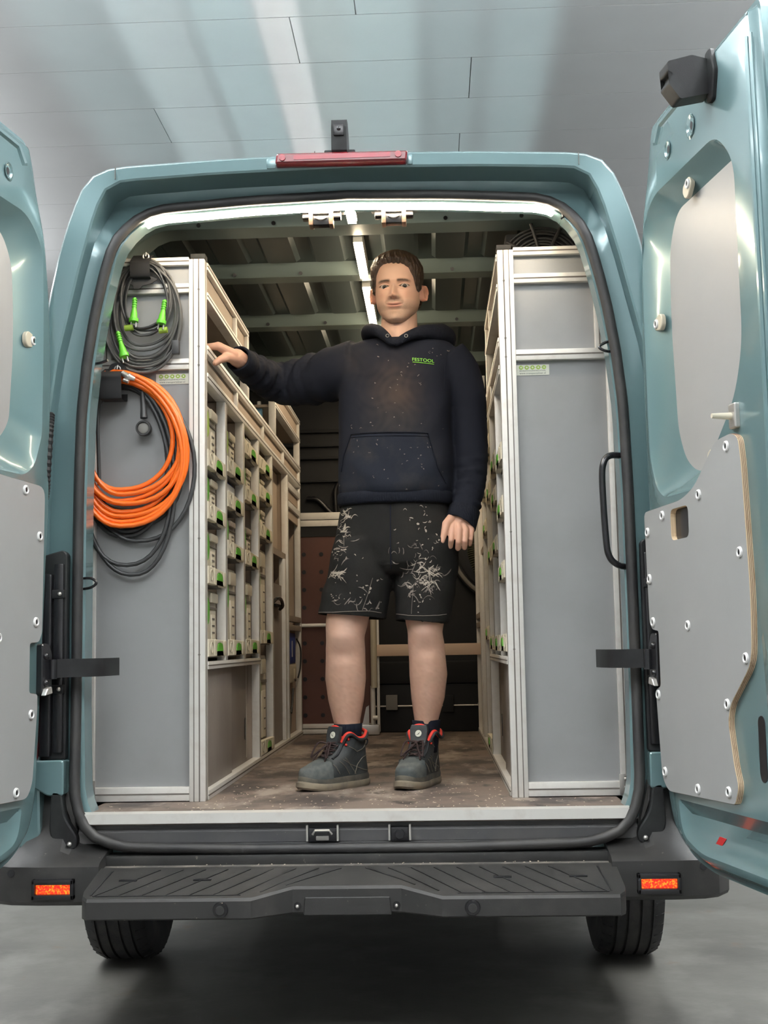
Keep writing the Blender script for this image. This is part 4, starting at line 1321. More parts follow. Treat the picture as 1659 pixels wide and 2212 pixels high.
def voxel(mb, size, smooth_it, name='tmp', fac=.5):
    me = bpy.data.meshes.new(name)
    me.from_pydata(mb.v, [], mb.f)
    bm = bmesh.new(); bm.from_mesh(me)
    bmesh.ops.triangulate(bm, faces=[f for f in bm.faces if len(f.verts) > 4])
    bmesh.ops.recalc_face_normals(bm, faces=bm.faces)
    bm.to_mesh(me); bm.free()
    o = bpy.data.objects.new(name, me)
    COL.objects.link(o)
    m = o.modifiers.new('r', 'REMESH'); m.mode = 'VOXEL'; m.voxel_size = size
    if smooth_it:
        m2 = o.modifiers.new('s', 'SMOOTH'); m2.iterations = smooth_it; m2.factor = fac
    dg = bpy.context.evaluated_depsgraph_get()
    out = bpy.data.meshes.new_from_object(o.evaluated_get(dg))
    bpy.data.objects.remove(o); bpy.data.meshes.remove(me)
    return out

# hands: bones as tapered tubes grown together
def blob_tube(mb, pts, rs, n=12):
    P = [Vector(p) for p in pts]
    mb.tube(P, rs, n)
    for p, r in zip(P, rs):
        bm = bmesh.new()
        bmesh.ops.create_icosphere(bm, subdivisions=2, radius=r)
        mb.bm(bm, Matrix.Translation(p))
def hand_to_body(mb, tips):
    me = voxel(mb, .0022, 5)
    vs = [v.co.copy() for v in me.vertices]
    fs = [tuple(p.vertices) for p in me.polygons]
    cols = np.tile(SKIN * np.array((1.0, .90, .86)), (len(vs), 1))
    A = np.array([tuple(v) for v in vs])
    for (t, r, c, k) in tips:
        d = np.linalg.norm(A - np.array(t), axis=1)
        m = (k * np.clip(1 - d / r, 0, 1))[:, None]
        cols = cols * (1 - m) + np.array(c) * m
    BD.add(vs, fs, cols)
    bpy.data.meshes.remove(me)
# hanging hand
mb = MB()
blob_tube(mb, [(.346, .612, 1.565), (.336, .600, 1.540), (.331, .588, 1.515)], [.026, .028, .030])
MCP = [(.300, .561, 1.484), (.323, .556, 1.483), (.345, .561, 1.482), (.365, .572, 1.484)]
PIP = [(.296, .550, 1.449), (.320, .547, 1.444), (.342, .552, 1.446), (.361, .566, 1.454)]
TIP = [(.293, .565, 1.431), (.318, .563, 1.424), (.340, .570, 1.426), (.358, .582, 1.438)]
END = [(.293, .584, 1.432), (.318, .585, 1.425), (.340, .591, 1.428), (.357, .598, 1.440)]
tipc = []
for k in range(4):
    r = (.0098, .0102, .0096, .0084)[k]
    w = Vector((.318 + .012 * (k - 1), .585, 1.522))
    blob_tube(mb, [w, MCP[k], PIP[k], TIP[k], END[k]], [.016, r + .0022, r + .0002, r - .0004, r - .0014])
    tipc.append((Vector(PIP[k]), .014, (.50, .24, .18), .45))
    tipc.append((Vector(MCP[k]) + Vector((0, -.01, 0)), .014, (.62, .34, .26), .4))
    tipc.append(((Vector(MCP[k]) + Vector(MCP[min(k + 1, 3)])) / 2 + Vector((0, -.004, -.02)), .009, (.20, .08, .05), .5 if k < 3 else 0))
blob_tube(mb, [(.300, .580, 1.525), (.281, .562, 1.505), (.274, .553, 1.475), (.267, .549, 1.447)], [.018, .0145, .0115, .0085])
hand_to_body(mb, tipc)
# hand gripping the rack rail
mb = MB()
blob_tube(mb, [(-.376, .58, 2.058), (-.388, .530, 2.062), (-.405, .490, 2.070)], [.030, .029, .030])
tl = []
for k in range(4):
    yk = .425 + .021 * k
    zk = 2.094 + .004 * k
    r = (.0105, .0108, .0104, .0094)[k]
    blob_tube(mb, [(-.412, .462 + .012 * k, 2.074), (-.455, yk, zk), (-.492, yk - .008, zk - .004), (-.502, yk - .008, zk - .035), (-.498, yk - .006, zk - .058)], [.019, r + .004, r + .001, r, r - .001])
    tl.append((Vector((-.455, yk, zk + .01)), .014, (.64, .33, .25), .5))
blob_tube(mb, [(-.405, .478, 2.064), (-.428, .440, 2.060), (-.447, .425, 2.048), (-.462, .418, 2.036)], [.021, .0165, .0125, .0102])
tl.append((Vector((-.466, .412, 2.036)), .012, (.70, .42, .32), .5))
hand_to_body(mb, tl)
# torso and arms under the clothes
tor = [ring((.115, .66, z), (1, 0, 0), (0, 1, 0), rx, ry, 28) for z, rx, ry in ((1.40, .14, .085), (1.55, .15, .09), (1.75, .15, .09), (1.95, .16, .095), (2.08, .155, .085), (2.13, .10, .07))]
loft_into(BD, tor)
for pts, rs in (([(.29, .665, 2.08), (.36, .675, 1.88), (.371, .67, 1.75), (.366, .648, 1.65), (.352, .625, 1.585), (.338, .604, 1.54)], [.05, .042, .036, .031, .029, .028]),
                ([(-.01, .665, 2.06), (-.18, .74, 2.04), (-.265, .77, 2.037), (-.315, .755, 2.042), (-.345, .685, 2.047), (-.372, .60, 2.056)], [.05, .045, .04, .036, .032, .028])):
    q = MB().tube(pts, rs, 16)
    BD.add(q.v, q.f)
me = bpy.data.meshes.new('body')
me.from_pydata(BD.v, [], BD.f)
ca = me.color_attributes.new('col', 'FLOAT_COLOR', 'POINT')
C4 = np.ones((len(BD.v), 4)); C4[:, :3] = np.clip(np.array(BD.c), 0, 1)
ca.data.foreach_set('color', C4.ravel())
me.materials.append(M['skin'])
bm = bmesh.new(); bm.from_mesh(me); bmesh.ops.recalc_face_normals(bm, faces=bm.faces); bm.to_mesh(me); bm.free()
me.polygons.foreach_set('use_smooth', [True] * len(me.polygons))
body_o = put('body', me, MAN)
# eyes
for s in (-1, 1):
    _x, _z = np.array([.0335]), np.array([.1375])
    _ph = np.linspace(0, 1.2, 600); _bx, _by = head_base(_ph, np.full(600, .1375))
    _ys = float(np.interp(.0335, _bx, _by)) + float(face_disp(_x, _z)[0])
    c = head_w(s * .0335, _ys - .0120, .1306)
    b = MB()
    n = 28
    look = (Vector((.234, -3.567, 1.108)) - c).normalized()
    up = Vector((0, 0, 1)); rt = look.cross(up).normalized(); up = rt.cross(look)
    rad = .0127
    lo_ = []
    ang = [2, 14, 20, 28, 36, 44, 60, 90, 120, 150, 178]
    for a in ang:
        lo_.append(ring(c + look * rad * math.cos(R(a)), rt, up, rad * math.sin(R(a)), rad * math.sin(R(a)), n))
    for k in range(len(ang) - 1):
        b.m = 2 if ang[k + 1] <= 14 else (1 if ang[k + 1] <= 36 else 0)
        b.loft([lo_[k], lo_[k + 1]], cap0=False, cap1=False)
    b.m = 2
    b.loft([lo_[0], [c + look * rad] * n], cap0=False, cap1=False)
    b.build('eye', ['eye_white', 'iris', 'pupil'], MAN, smooth=180)

# hair: shell plus strands
pd = np.degrees(np.abs((gp + math.pi) % (2 * math.pi) - math.pi))
sd = np.sign((gp + math.pi) % (2 * math.pi) - math.pi)
zh = np.interp(pd, [0, 18, 30, 40, 50, 58, 66, 78, 88, 100, 112, 140, 180], [.2085, .2090, .2060, .193, .165, .135, .115, .112, .150, .145, .075, .052, .045])
zh = zh + np.where(sd < 0, .003, -.003) * gs(pd, 35, 25)
jit = np.interp(gp.ravel() % (2 * math.pi), np.linspace(0, 2 * math.pi, 90), rng.normal(0, .0018, 90)).reshape(gp.shape)
mk = np.clip((gz - zh - jit) / .010, 0, 1)
mk = mk * mk * (3 - 2 * mk)
topw = np.clip((gz - .17) / .06, 0, 1)
th = .0085 + .013 * topw + .004 * topw * np.cos(gp) + .0025 * np.sin(gp * 21 + gz * 160) * topw + .0012 * np.sin(gp * 47 + gz * 90)
sgn_off = -.004 + (th + .004) * mk
qx, qy = head_base(gp, gz)
nx_, ny_ = np.sin(gp), np.cos(gp)
dome = np.clip((gz - .172) / (TOPZ - .172), 0, 1)
hxx = qx + nx_ * sgn_off * (1 - dome ** 3 * .7); hyy = qy + ny_ * sgn_off * (1 - dome ** 3 * .7)
hzz = gz + sgn_off * dome * .9
keep = gz > (zh - .012)
hvv = [head_w(x, y, z) for x, y, z in zip(hxx.ravel(), hyy.ravel(), hzz.ravel())]
kf = keep.ravel()
b = MB()
hfs = [f for f in hf[:-1] if all(kf[i] for i in f)]
hfs.append(tuple((len(ZS) - 1) * NPH + i for i in range(NPH)))
b.add(hvv, hfs)
hair = b.build('hair', 'hair', MAN, smooth=180)
b = MB()
HV = np.array([tuple(v) for v in hvv]).reshape(len(ZS), NPH, 3)
cnt = 0
while cnt < 3600:
    k = rng.integers(0, len(ZS) - 1); i = rng.integers(0, NPH)
    if mk[k, i] < .55:
        continue
    p = HV[k, i]
    a = gp[k, i]
    x, y, z = qx[k, i], qy[k, i], gz[k, i]
    if z > .175:
        fl = np.array((.55 + .3 * rng.standard_normal(), .8, -.1))       # forward and to his left
        L = .022
    else:
        fl = np.array((.0, -.35, -1.0)); L = .012
    o = np.array(tuple(head_w(0, 0, .1)))
    d3 = np.array(tuple(head_w(*(fl * .01 + np.array((0, 0, .1)))))) - o
    d3 /= np.linalg.norm(d3)
    nrm = np.array(tuple(head_w(math.sin(a), math.cos(a), .1 + (1.5 if z > .2 else .3 if z > .17 else 0)))) - o
    nrm /= np.linalg.norm(nrm)
    d3 = d3 - nrm * (d3 @ nrm); d3 /= np.linalg.norm(d3) + 1e-6
    sd_ = np.cross(nrm, d3) * .0007
    L *= .7 + .6 * rng.random()
    base = p - d3 * L * .5 - nrm * .001
    pts = []
    for t in (0, .5, 1):
        c = base + d3 * L * t + nrm * (.0035 * math.sin(t * math.pi * .8) - .002 * t * t)
        w = 1 - .8 * t
        pts += [c - sd_ * w, c + sd_ * w]
    b.m = 1 if (z > .17 and rng.random() < .45) else 0
    b.add(pts, [(0, 1, 3, 2), (2, 3, 5, 4)])
    cnt += 1
mat('hair_light', (0.13, 0.075, 0.04), 0.4)
o = b.build('hair_strands', ['hair', 'hair_light'], hair, smooth=180)
o['kind'] = 'stuff'

# ------------------------------------------------------------------ hoodie
SL_R = [(.29, .665, 2.085, .085), (.335, .67, 2.03, .078), (.360, .672, 1.95, .069), (.366, .675, 1.88, .0645), (.371, .67, 1.75, .060), (.366, .648, 1.65, .054), (.352, .625, 1.585, .0495), (.338, .604, 1.535, .046)]
SL_L = [(-.01, .665, 2.065, .098), (-.09, .695, 2.052, .092), (-.18, .74, 2.040, .086), (-.265, .77, 2.037, .079), (-.315, .755, 2.042, .070), (-.345, .685, 2.047, .060), (-.372, .60, 2.056, .050), (-.390, .535, 2.063, .043)]
mb = MB()
TR = [(1.592, .112, .655, .186, .124), (1.63, .114, .65, .196, .136), (1.70, .115, .648, .197, .140), (1.80, .114, .648, .192, .134), (1.92, .115, .650, .193, .130), (2.02, .124, .655, .196, .125), (2.09, .134, .662, .198, .113), (2.135, .140, .668, .180, .098), (2.152, .138, .674, .140, .084)]
mb.loft([ring((cx, cy, z), (1, 0, 0), (0, 1, 0), rx, ry, 48, 2.35) for z, cx, cy, rx, ry in TR])
for SLV in (SL_R, SL_L):
    pp = catmull([p[:3] for p in SLV], 4)
    rr = [float(np.interp(i / 4, range(len(SLV)), [p[3] for p in SLV])) for i in range(len(pp))]
    mb.tube(pp, rr, 24)
me = voxel(mb, .0065, 9, 'hoodie')
n = len(me.vertices)
A = np.empty(n * 3); me.vertices.foreach_get('co', A); A = A.reshape(-1, 3)
NM = np.empty(n * 3); me.vertex_normals.foreach_get('vector', NM); NM = NM.reshape(-1, 3)
disp = np.zeros(n)
for SLV, kind in ((SL_R, 0), (SL_L, 1)):
    pp = np.array(catmull([p[:3] for p in SLV], 12)); L = np.concatenate([[0], np.cumsum(np.linalg.norm(np.diff(pp, axis=0), axis=1))])
    rr = np.interp(np.linspace(0, len(SLV) - 1, len(pp)), range(len(SLV)), [p[3] for p in SLV])
    D = np.linalg.norm(A[:, None, :] - pp[None], axis=2)
    j = D.argmin(1); dm = D[np.arange(n), j]
    on = np.clip((rr[j] * 1.25 - dm) / (rr[j] * .2), 0, 1)
    s_ = L[j] / L[-1]
    ang = np.arctan2(A[:, 1] - pp[j, 1], (A[:, 2] - pp[j, 2]) if kind else (A[:, 0] - pp[j, 0]))
    if kind == 0:
        w = np.clip((s_ - .15) / .2, 0, 1)
        amp = .0010 + .0048 * np.clip((s_ - .62) / .2, 0, 1)
        fold = np.sin(L[j] / .050 * 2 * math.pi + 2.4 * np.sin(ang + 1) + 9 * s_ * s_) * (.5 + .5 * np.sin(ang * 1.0 + 14 * s_)) + .3 * np.sin(L[j] / .023 * 2 * math.pi + 3 * np.sin(ang))
    else:
        w = np.clip((s_ - .10) / .15, 0, 1)
        amp = .0092 * (1 - .5 * s_)
        fold = np.sin(L[j] / .085 * 2 * math.pi + 2.6 * np.sin(ang + .6) + 5 * s_ * s_) * (.6 + .4 * np.sin(ang * 2 + 9 * s_)) + .45 * np.sin(L[j] / .037 * 2 * math.pi + 2.2 * np.sin(ang * 1.0 - .5)) * np.clip(s_ * 2 - .2, 0, 1)
    fold = np.sign(fold) * np.abs(fold) ** 1.4
    disp += on * w * amp * fold
t_ = np.clip((A[:, 0] + .10) / .12, 0, 1) * np.clip((.32 - A[:, 0]) / .05, 0, 1)
disp += t_ * (.0035 * np.sin(A[:, 2] * 38 + 3 * np.sin(A[:, 0] * 14)) * np.exp(-((A[:, 2] - 1.66) / .09) ** 2))
disp += t_ * .003 * np.sin((A[:, 0] * 1.0 + A[:, 2] * .8) * 42) * np.exp(-((A[:, 2] - 2.02) / .10) ** 2) * (A[:, 0] < .1)
disp += .0025 * np.sin((A[:, 0] - A[:, 2] * .7) * 46) * np.exp(-((A[:, 0] - .27) / .06) ** 2) * np.exp(-((A[:, 2] - 1.85) / .15) ** 2)
disp -= .006 * np.exp(-((A[:, 0] - .298) / .008) ** 2) * (A[:, 2] < 2.07) * (A[:, 1] < .68) * 0
A2 = A + NM * disp[:, None]
me.vertices.foreach_set('co', A2.ravel())
base = np.array((.0105, .0122, .0192))
colr = np.tile(base, (n, 1))
def stain(c, cx, cz, sx, sz, k):
    global colr
    nz = .5 + .5 * np.sin(A[:, 0] * 71 + 5 * np.sin(A[:, 2] * 33)) * np.sin(A[:, 2] * 57 + 4 * np.sin(A[:, 0] * 41))
    m = (k * np.exp(-((A[:, 0] - cx) / sx) ** 2 - ((A[:, 2] - cz) / sz) ** 2) * (A[:, 1] < .62) * (.55 + .6 * nz))[:, None]
    colr = colr * (1 - m) + np.array(c) * m
stain((.058, .041, .034), .12, 1.95, .075, .10, .75)
stain((.075, .048, .037), .135, 1.93, .05, .035, .5)
stain((.038, .034, .032), .11, 1.80, .11, .16, .6)
stain((.034, .031, .03), .20, 1.72, .06, .06, .5)
stain((.036, .031, .03), -.02, 2.06, .05, .05, .45)
me.materials.clear(); me.materials.append(M['hoodie'])
ca = me.color_attributes.new('col', 'FLOAT_COLOR', 'POINT')
C4 = np.ones((n, 4)); C4[:, :3] = np.clip(colr, 0, 1)
ca.data.foreach_set('color', C4.ravel())
me.polygons.foreach_set('use_smooth', [True] * len(me.polygons))
me.update()
hood_o = put('hoodie', me, MAN)
def bvh_of(mesh):
    return BVHTree.FromPolygons([v.co.copy() for v in mesh.vertices], [tuple(p.vertices) for p in mesh.polygons])
HB = bvh_of(me)
def on_front(bv, x, z, off, y0=0.0):
    h = bv.ray_cast(Vector((x, y0, z)), Vector((0, 1, 0)))
    if h[0] is None:
        return None
    return h[0] + Vector((0, -off, 0))
# waistband and cuffs
b = MB()
b.loft([ring((.112, .655, z), (1, 0, 0), (0, 1, 0), .186 + d, .126 + d, 64, 2.35) for z, d in ((1.622, .006), (1.618, .0115), (1.605, .013), (1.585, .011), (1.578, .006), (1.578, -.01), (1.60, -.012))], cap0=False, cap1=False)
b.build('waistband', 'rib_knit', hood_o, smooth=180)
for c0, c1, r0, r1 in (((.345, .614, 1.560), (.330, .592, 1.503), .0500, .0475), ((-.382, .565, 2.060), (-.401, .500, 2.069), .0465, .0425)):
    c0, c1 = Vector(c0), Vector(c1)
    ax = (c1 - c0).normalized()
    if ax.z < -.5:
        ax_t = (ax + Vector((.45, 0, 0))).normalized()
    u = ax.cross(Vector((0, 1, .2))).normalized(); v = ax.cross(u)
    b = MB()
    lps = []
    for t, rr in ((0, r0 - .004), (.06, r0 + .003), (.5, (r0 + r1) / 2 + .002), (.94, r1 + .002), (1.0, r1 - .001), (.97, r1 - .006), (.6, r1 - .007)):
        lp = ring(c0.lerp(c1, t), u, v, rr, rr, 32)
        if ax.z < -.5:
            lp = [p + Vector((0, 0, (p.x - c0.x) * -.30 * t)) for p in lp]
        lps.append(lp)
    b.loft(lps, cap0=False, cap1=False)
    b.build('cuff', 'rib_knit', hood_o, smooth=180)
# hood lying round the neck
mb = MB()
HP = [(.121, .540, 2.112, .010), (.106, .540, 2.124, .0145), (.087, .550, 2.146, .018), (.064, .575, 2.168, .021), (.044, .612, 2.180, .025), (.034, .665, 2.184, .032), (.055, .735, 2.185, .044), (.13, .775, 2.178, .052), (.225, .752, 2.178, .053), (.276, .690, 2.172, .046), (.262, .625, 2.164, .034), (.224, .585, 2.162, .025), (.178, .553, 2.146, .018), (.140, .540, 2.124, .0145), (.122, .536, 2.110, .010)]
pp = catmull([p[:3] for p in HP], 5)
rr = [float(np.interp(i / 5, range(len(HP)), [p[3] for p in HP])) for i in range(len(pp))]
mb.tube(pp, rr, 18)
bm = bmesh.new(); bmesh.ops.create_icosphere(bm, subdivisions=3, radius=1)
mb.bm(bm, Matrix.Translation((.15, .79, 2.13)) @ Matrix.Diagonal((.14, .055, .085, 1)))
bm = bmesh.new(); bmesh.ops.create_icosphere(bm, subdivisions=3, radius=1)
mb.bm(bm, Matrix.Translation((.278, .70, 2.165)) @ Matrix.Diagonal((.055, .075, .048, 1)))
me = voxel(mb, .005, 6, 'hood')
me.materials.clear(); me.materials.append(M['rib_knit'])
me.polygons.foreach_set('use_smooth', [True] * len(me.polygons))
put('hood', me, hood_o)
HDB = bvh_of(me)
for x, z in ((.0985, 2.139), (.161, 2.137)):
    p = on_front(HDB, x, z, .0012) or on_front(HB, x, z, .003)
    o = MB().tube([p + Vector((.0052 * math.cos(t), -.001, .0052 * math.sin(t))) for t in np.linspace(0, 2 * math.pi, 17)[:-1]], .0013, 6, closed=True).build('eyelet', 'grey_plastic', hood_o)
# kangaroo pocket
lz = np.array([1.606, 1.66, 1.70, 1.74, 1.812]); lx = np.array([-.068, -.070, -.067, -.058, -.030])
rz_ = np.array([1.606, 1.640, 1.69, 1.806]); rx_ = np.array([.280, .287, .258, .228])
b = MB()
NR, NC = 34, 40
vs = []
for i in range(NR):
    z = 1.606 + (1.810 - 1.606) * i / (NR - 1)
    x0, x1 = np.interp(z, lz, lx), np.interp(z, rz_, rx_)
    for j in range(NC):
        x = x0 + (x1 - x0) * j / (NC - 1)
        p = on_front(HB, float(x), float(z), .0045 if 0 < j < NC - 1 and 0 < i < NR - 1 else .0)
        if p is None:
            p = vs[-1] if vs else Vector((x, .55, z))
        vs.append(p)
fs = [(i * NC + j, i * NC + j + 1, (i + 1) * NC + j + 1, (i + 1) * NC + j) for i in range(NR - 1) for j in range(NC - 1)]
b.add(vs, fs)
mat('pocket', (.0142, .0165, .0245), 0.85, spec=0.15, var=((.032, .03, .03), 9, .48, .75), bump=(900, 0.25))
pk = b.build('pocket', 'pocket', hood_o, smooth=180)
def seam(bv, pts, r, name, m, par, off=.004):
    P = [on_front(bv, x, z, off) for x, z in resample(pts, 40)]
    P = [p for p in P if p is not None]
    MB().tube(P, r, 6).build(name, m, par)
seam(HB, [(-.030, 1.811), (.228, 1.806)], .0022, 'pocket_seam', 'rib_knit', hood_o, .006)
seam(HB, [(-.031, 1.800), (.229, 1.795)], .0012, 'pocket_seam', 'rib_knit', hood_o, .0055)
seam(HB, [(.228, 1.806), (.258, 1.69), (.285, 1.64)], .002, 'pocket_seam', 'rib_knit', hood_o, .005)
seam(HB, [(-.030, 1.811), (-.058, 1.74), (-.067, 1.69)], .002, 'pocket_seam', 'rib_knit', hood_o, .005)
seam(HB, [(.298, 2.09), (.288, 2.03), (.284, 1.95)], .0016, 'shoulder_seam', 'rib_knit', hood_o, .001)
# chest lettering
tm = text_mesh('FESTOOL', .0205, spacing=1.02)
for v in tm.vertices:
    x = .216 + v.co.x * 1.08 * .80
    z = 2.0565 + v.co.y * .78 - (x - .216) * .075
    v.co = on_front(HB, x, z, .0022) or Vector((x, .55, z))
tm.materials.clear(); tm.materials.append(M['logo_green'])
put('chest_lettering', tm, hood_o)
seam(HB, [(.181, 2.0495), (.252, 2.0435)], .0010, 'lettering_line', 'logo_green', hood_o, .0022)

# paint splashes laid on cloth
def splashes(bv, name, par, clusters, material, off=.0012):
    b = MB()
    for cx, cz, sx, sz, cnt, lmin, lmax in clusters:
        for _ in range(cnt):
            x, z = rng.normal(cx, sx), rng.normal(cz, sz)
            L = rng.uniform(lmin, lmax); a = rng.normal(.2, .7) if rng.random() < .65 else rng.uniform(0, math.pi)
            w = rng.uniform(.0004, .0015) * (2.2 if rng.random() < .12 else 1)
            K = 7
            up, dn = [], []
            wob = rng.normal(0, .6)
            ok = True
            for i in range(K):
                t = i / (K - 1) - .5
                px, pz = x + L * t * math.cos(a + wob * t), z + L * t * math.sin(a + wob * t * 3)
                ww = w * (1 - (2 * t) ** 4) * (.6 + .8 * rng.random()) + .0002
                p1 = on_front(bv, px - ww * math.sin(a), pz + ww * math.cos(a), off)
                p2 = on_front(bv, px + ww * math.sin(a), pz - ww * math.cos(a), off)
                if p1 is None or p2 is None or abs(p1.y - p2.y) > .02:
                    ok = False; break
                up.append(p1); dn.append(p2)
            if ok and max(abs(up[i].y - up[i + 1].y) for i in range(K - 1)) < .02:
                b.add(up + dn, [(i, i + 1, K + i + 1, K + i) for i in range(K - 1)])
    o = b.build(name, material, par, smooth=0)
    o['kind'] = 'stuff'
    return o
splashes(HB, 'paint_flecks', hood_o, [(.10, 1.70, .11, .06, 26, .003, .009), (.02, 1.86, .05, .05, 8, .004, .01), (.13, 2.0, .05, .06, 12, .003, .012), (.25, 2.085, .03, .012, 7, .004, .014), (.17, 1.90, .06, .08, 10, .003, .008), (.12, 1.77, .1, .05, 10, .003, .007)], 'splash_dim', .0065)

# ------------------------------------------------------------------ shorts
mb = MB()
mb.loft([ring((cx, cy, z), (1, 0, 0), (0, 1, 0), rx, ry, 48, 2.3) for z, cx, cy, rx, ry in ((1.625, .110, .655, .170, .118), (1.56, .110, .655, .188, .126), (1.50, .112, .656, .203, .130), (1.44, .113, .656, .214, .130), (1.38, .113, .656, .21, .122), (1.35, .113, .66, .19, .10))])
for rows in ([(1.46, .015, .655, .112, .122), (1.38, -.004, .650, .114, .120), (1.30, -.022, .645, .115, .114), (1.235, -.034, .640, .1165, .108), (1.195, -.039, .640, .1165, .106)],
             [(1.46, .215, .658, .112, .122), (1.38, .214, .655, .110, .118), (1.30, .207, .652, .102, .112), (1.235, .199, .650, .094, .105), (1.178, .194, .650, .091, .102)]):
    mb.loft([ring((cx, cy, z), (1, 0, 0), (0, 1, 0), rx, ry, 40, 2.2) for z, cx, cy, rx, ry in rows])
me = voxel(mb, .006, 7, 'shorts')
n = len(me.vertices)
A = np.empty(n * 3); me.vertices.foreach_get('co', A); A = A.reshape(-1, 3)
NM = np.empty(n * 3); me.vertex_normals.foreach_get('vector', NM); NM = NM.reshape(-1, 3)
d = .0035 * np.sin(A[:, 2] * 34 + 4 * np.sin(A[:, 0] * 9)) * np.exp(-((A[:, 2] - 1.40) / .09) ** 2) + .004 * np.sin(A[:, 0] * 40 + A[:, 2] * 12) * np.exp(-((A[:, 2] - 1.22) / .07) ** 2)
d -= .006 * np.exp(-((A[:, 0] - .098) / .012) ** 2) * (A[:, 2] > 1.33)
d += .003 * np.sin((A[:, 0] * .9 + A[:, 2]) * 50) * np.exp(-((A[:, 2] - 1.30) / .05) ** 2)
d *= (np.abs(NM[:, 2]) < .6)
me.vertices.foreach_set('co', (A + NM * d[:, None]).ravel())
bm = bmesh.new(); bm.from_mesh(me)
bmesh.ops.bisect_plane(bm, geom=list(bm.verts) + list(bm.edges) + list(bm.faces), plane_co=(-.04, .65, 1.206), plane_no=Vector((.10, .03, 1)).normalized(), clear_inner=True)
bm.to_mesh(me); bm.free()
me.materials.clear(); me.materials.append(M['shorts'])
me.polygons.foreach_set('use_smooth', [True] * len(me.polygons))
sh = put('shorts', me, MAN)
sm = sh.modifiers.new('thickness', 'SOLIDIFY'); sm.thickness = .004; sm.offset = -1
SB = bvh_of(me)
for pts in ([(-.150, 1.222), (-.10, 1.220), (-.04, 1.221), (.02, 1.222), (.06, 1.216)], [(.108, 1.212), (.15, 1.205), (.20, 1.203), (.25, 1.204), (.276, 1.208)]):
    seam(SB, pts, .0011, 'hem_stitch', 'splash_dim', sh, .0008)
seam(SB, [(.098, 1.57), (.096, 1.45), (.096, 1.36)], .0022, 'fly_seam', 'rib_knit', sh, .0005)
seam(SB, [(.035, 1.33), (.02, 1.28), (.0, 1.225)], .0008, 'inner_seam', 'splash_dim', sh, .0008)
seam(SB, [(.168, 1.30), (.163, 1.25), (.160, 1.21)], .0007, 'inner_seam', 'splash_dim', sh, .0008)
splashes(SB, 'paint_splashes', sh, [(-.055, 1.545, .016, .015, 20, .008, .035), (-.070, 1.49, .016, .024, 18, .006, .03), (-.075, 1.42, .03, .02, 16, .004, .012), (-.09, 1.345, .022, .007, 22, .010, .05), (-.05, 1.34, .05, .04, 12, .004, .01),
                                     (.20, 1.345, .030, .012, 20, .010, .05), (.205, 1.30, .026, .012, 16, .012, .04), (.20, 1.375, .02, .015, 16, .006, .025), (.20, 1.50, .045, .035, 26, .004, .016), (.19, 1.26, .03, .03, 14, .003, .012), (.03, 1.29, .02, .03, 8, .004, .014), (-.06, 1.26, .05, .02, 8, .003, .01)], 'splash')
splashes(SB, 'faint_smears', sh, [(.20, 1.31, .035, .03, 40, .01, .05), (-.07, 1.48, .02, .05, 30, .01, .04), (-.04, 1.25, .05, .02, 16, .01, .04), (.18, 1.43, .05, .02, 16, .01, .03)], 'splash_dim', .0008)

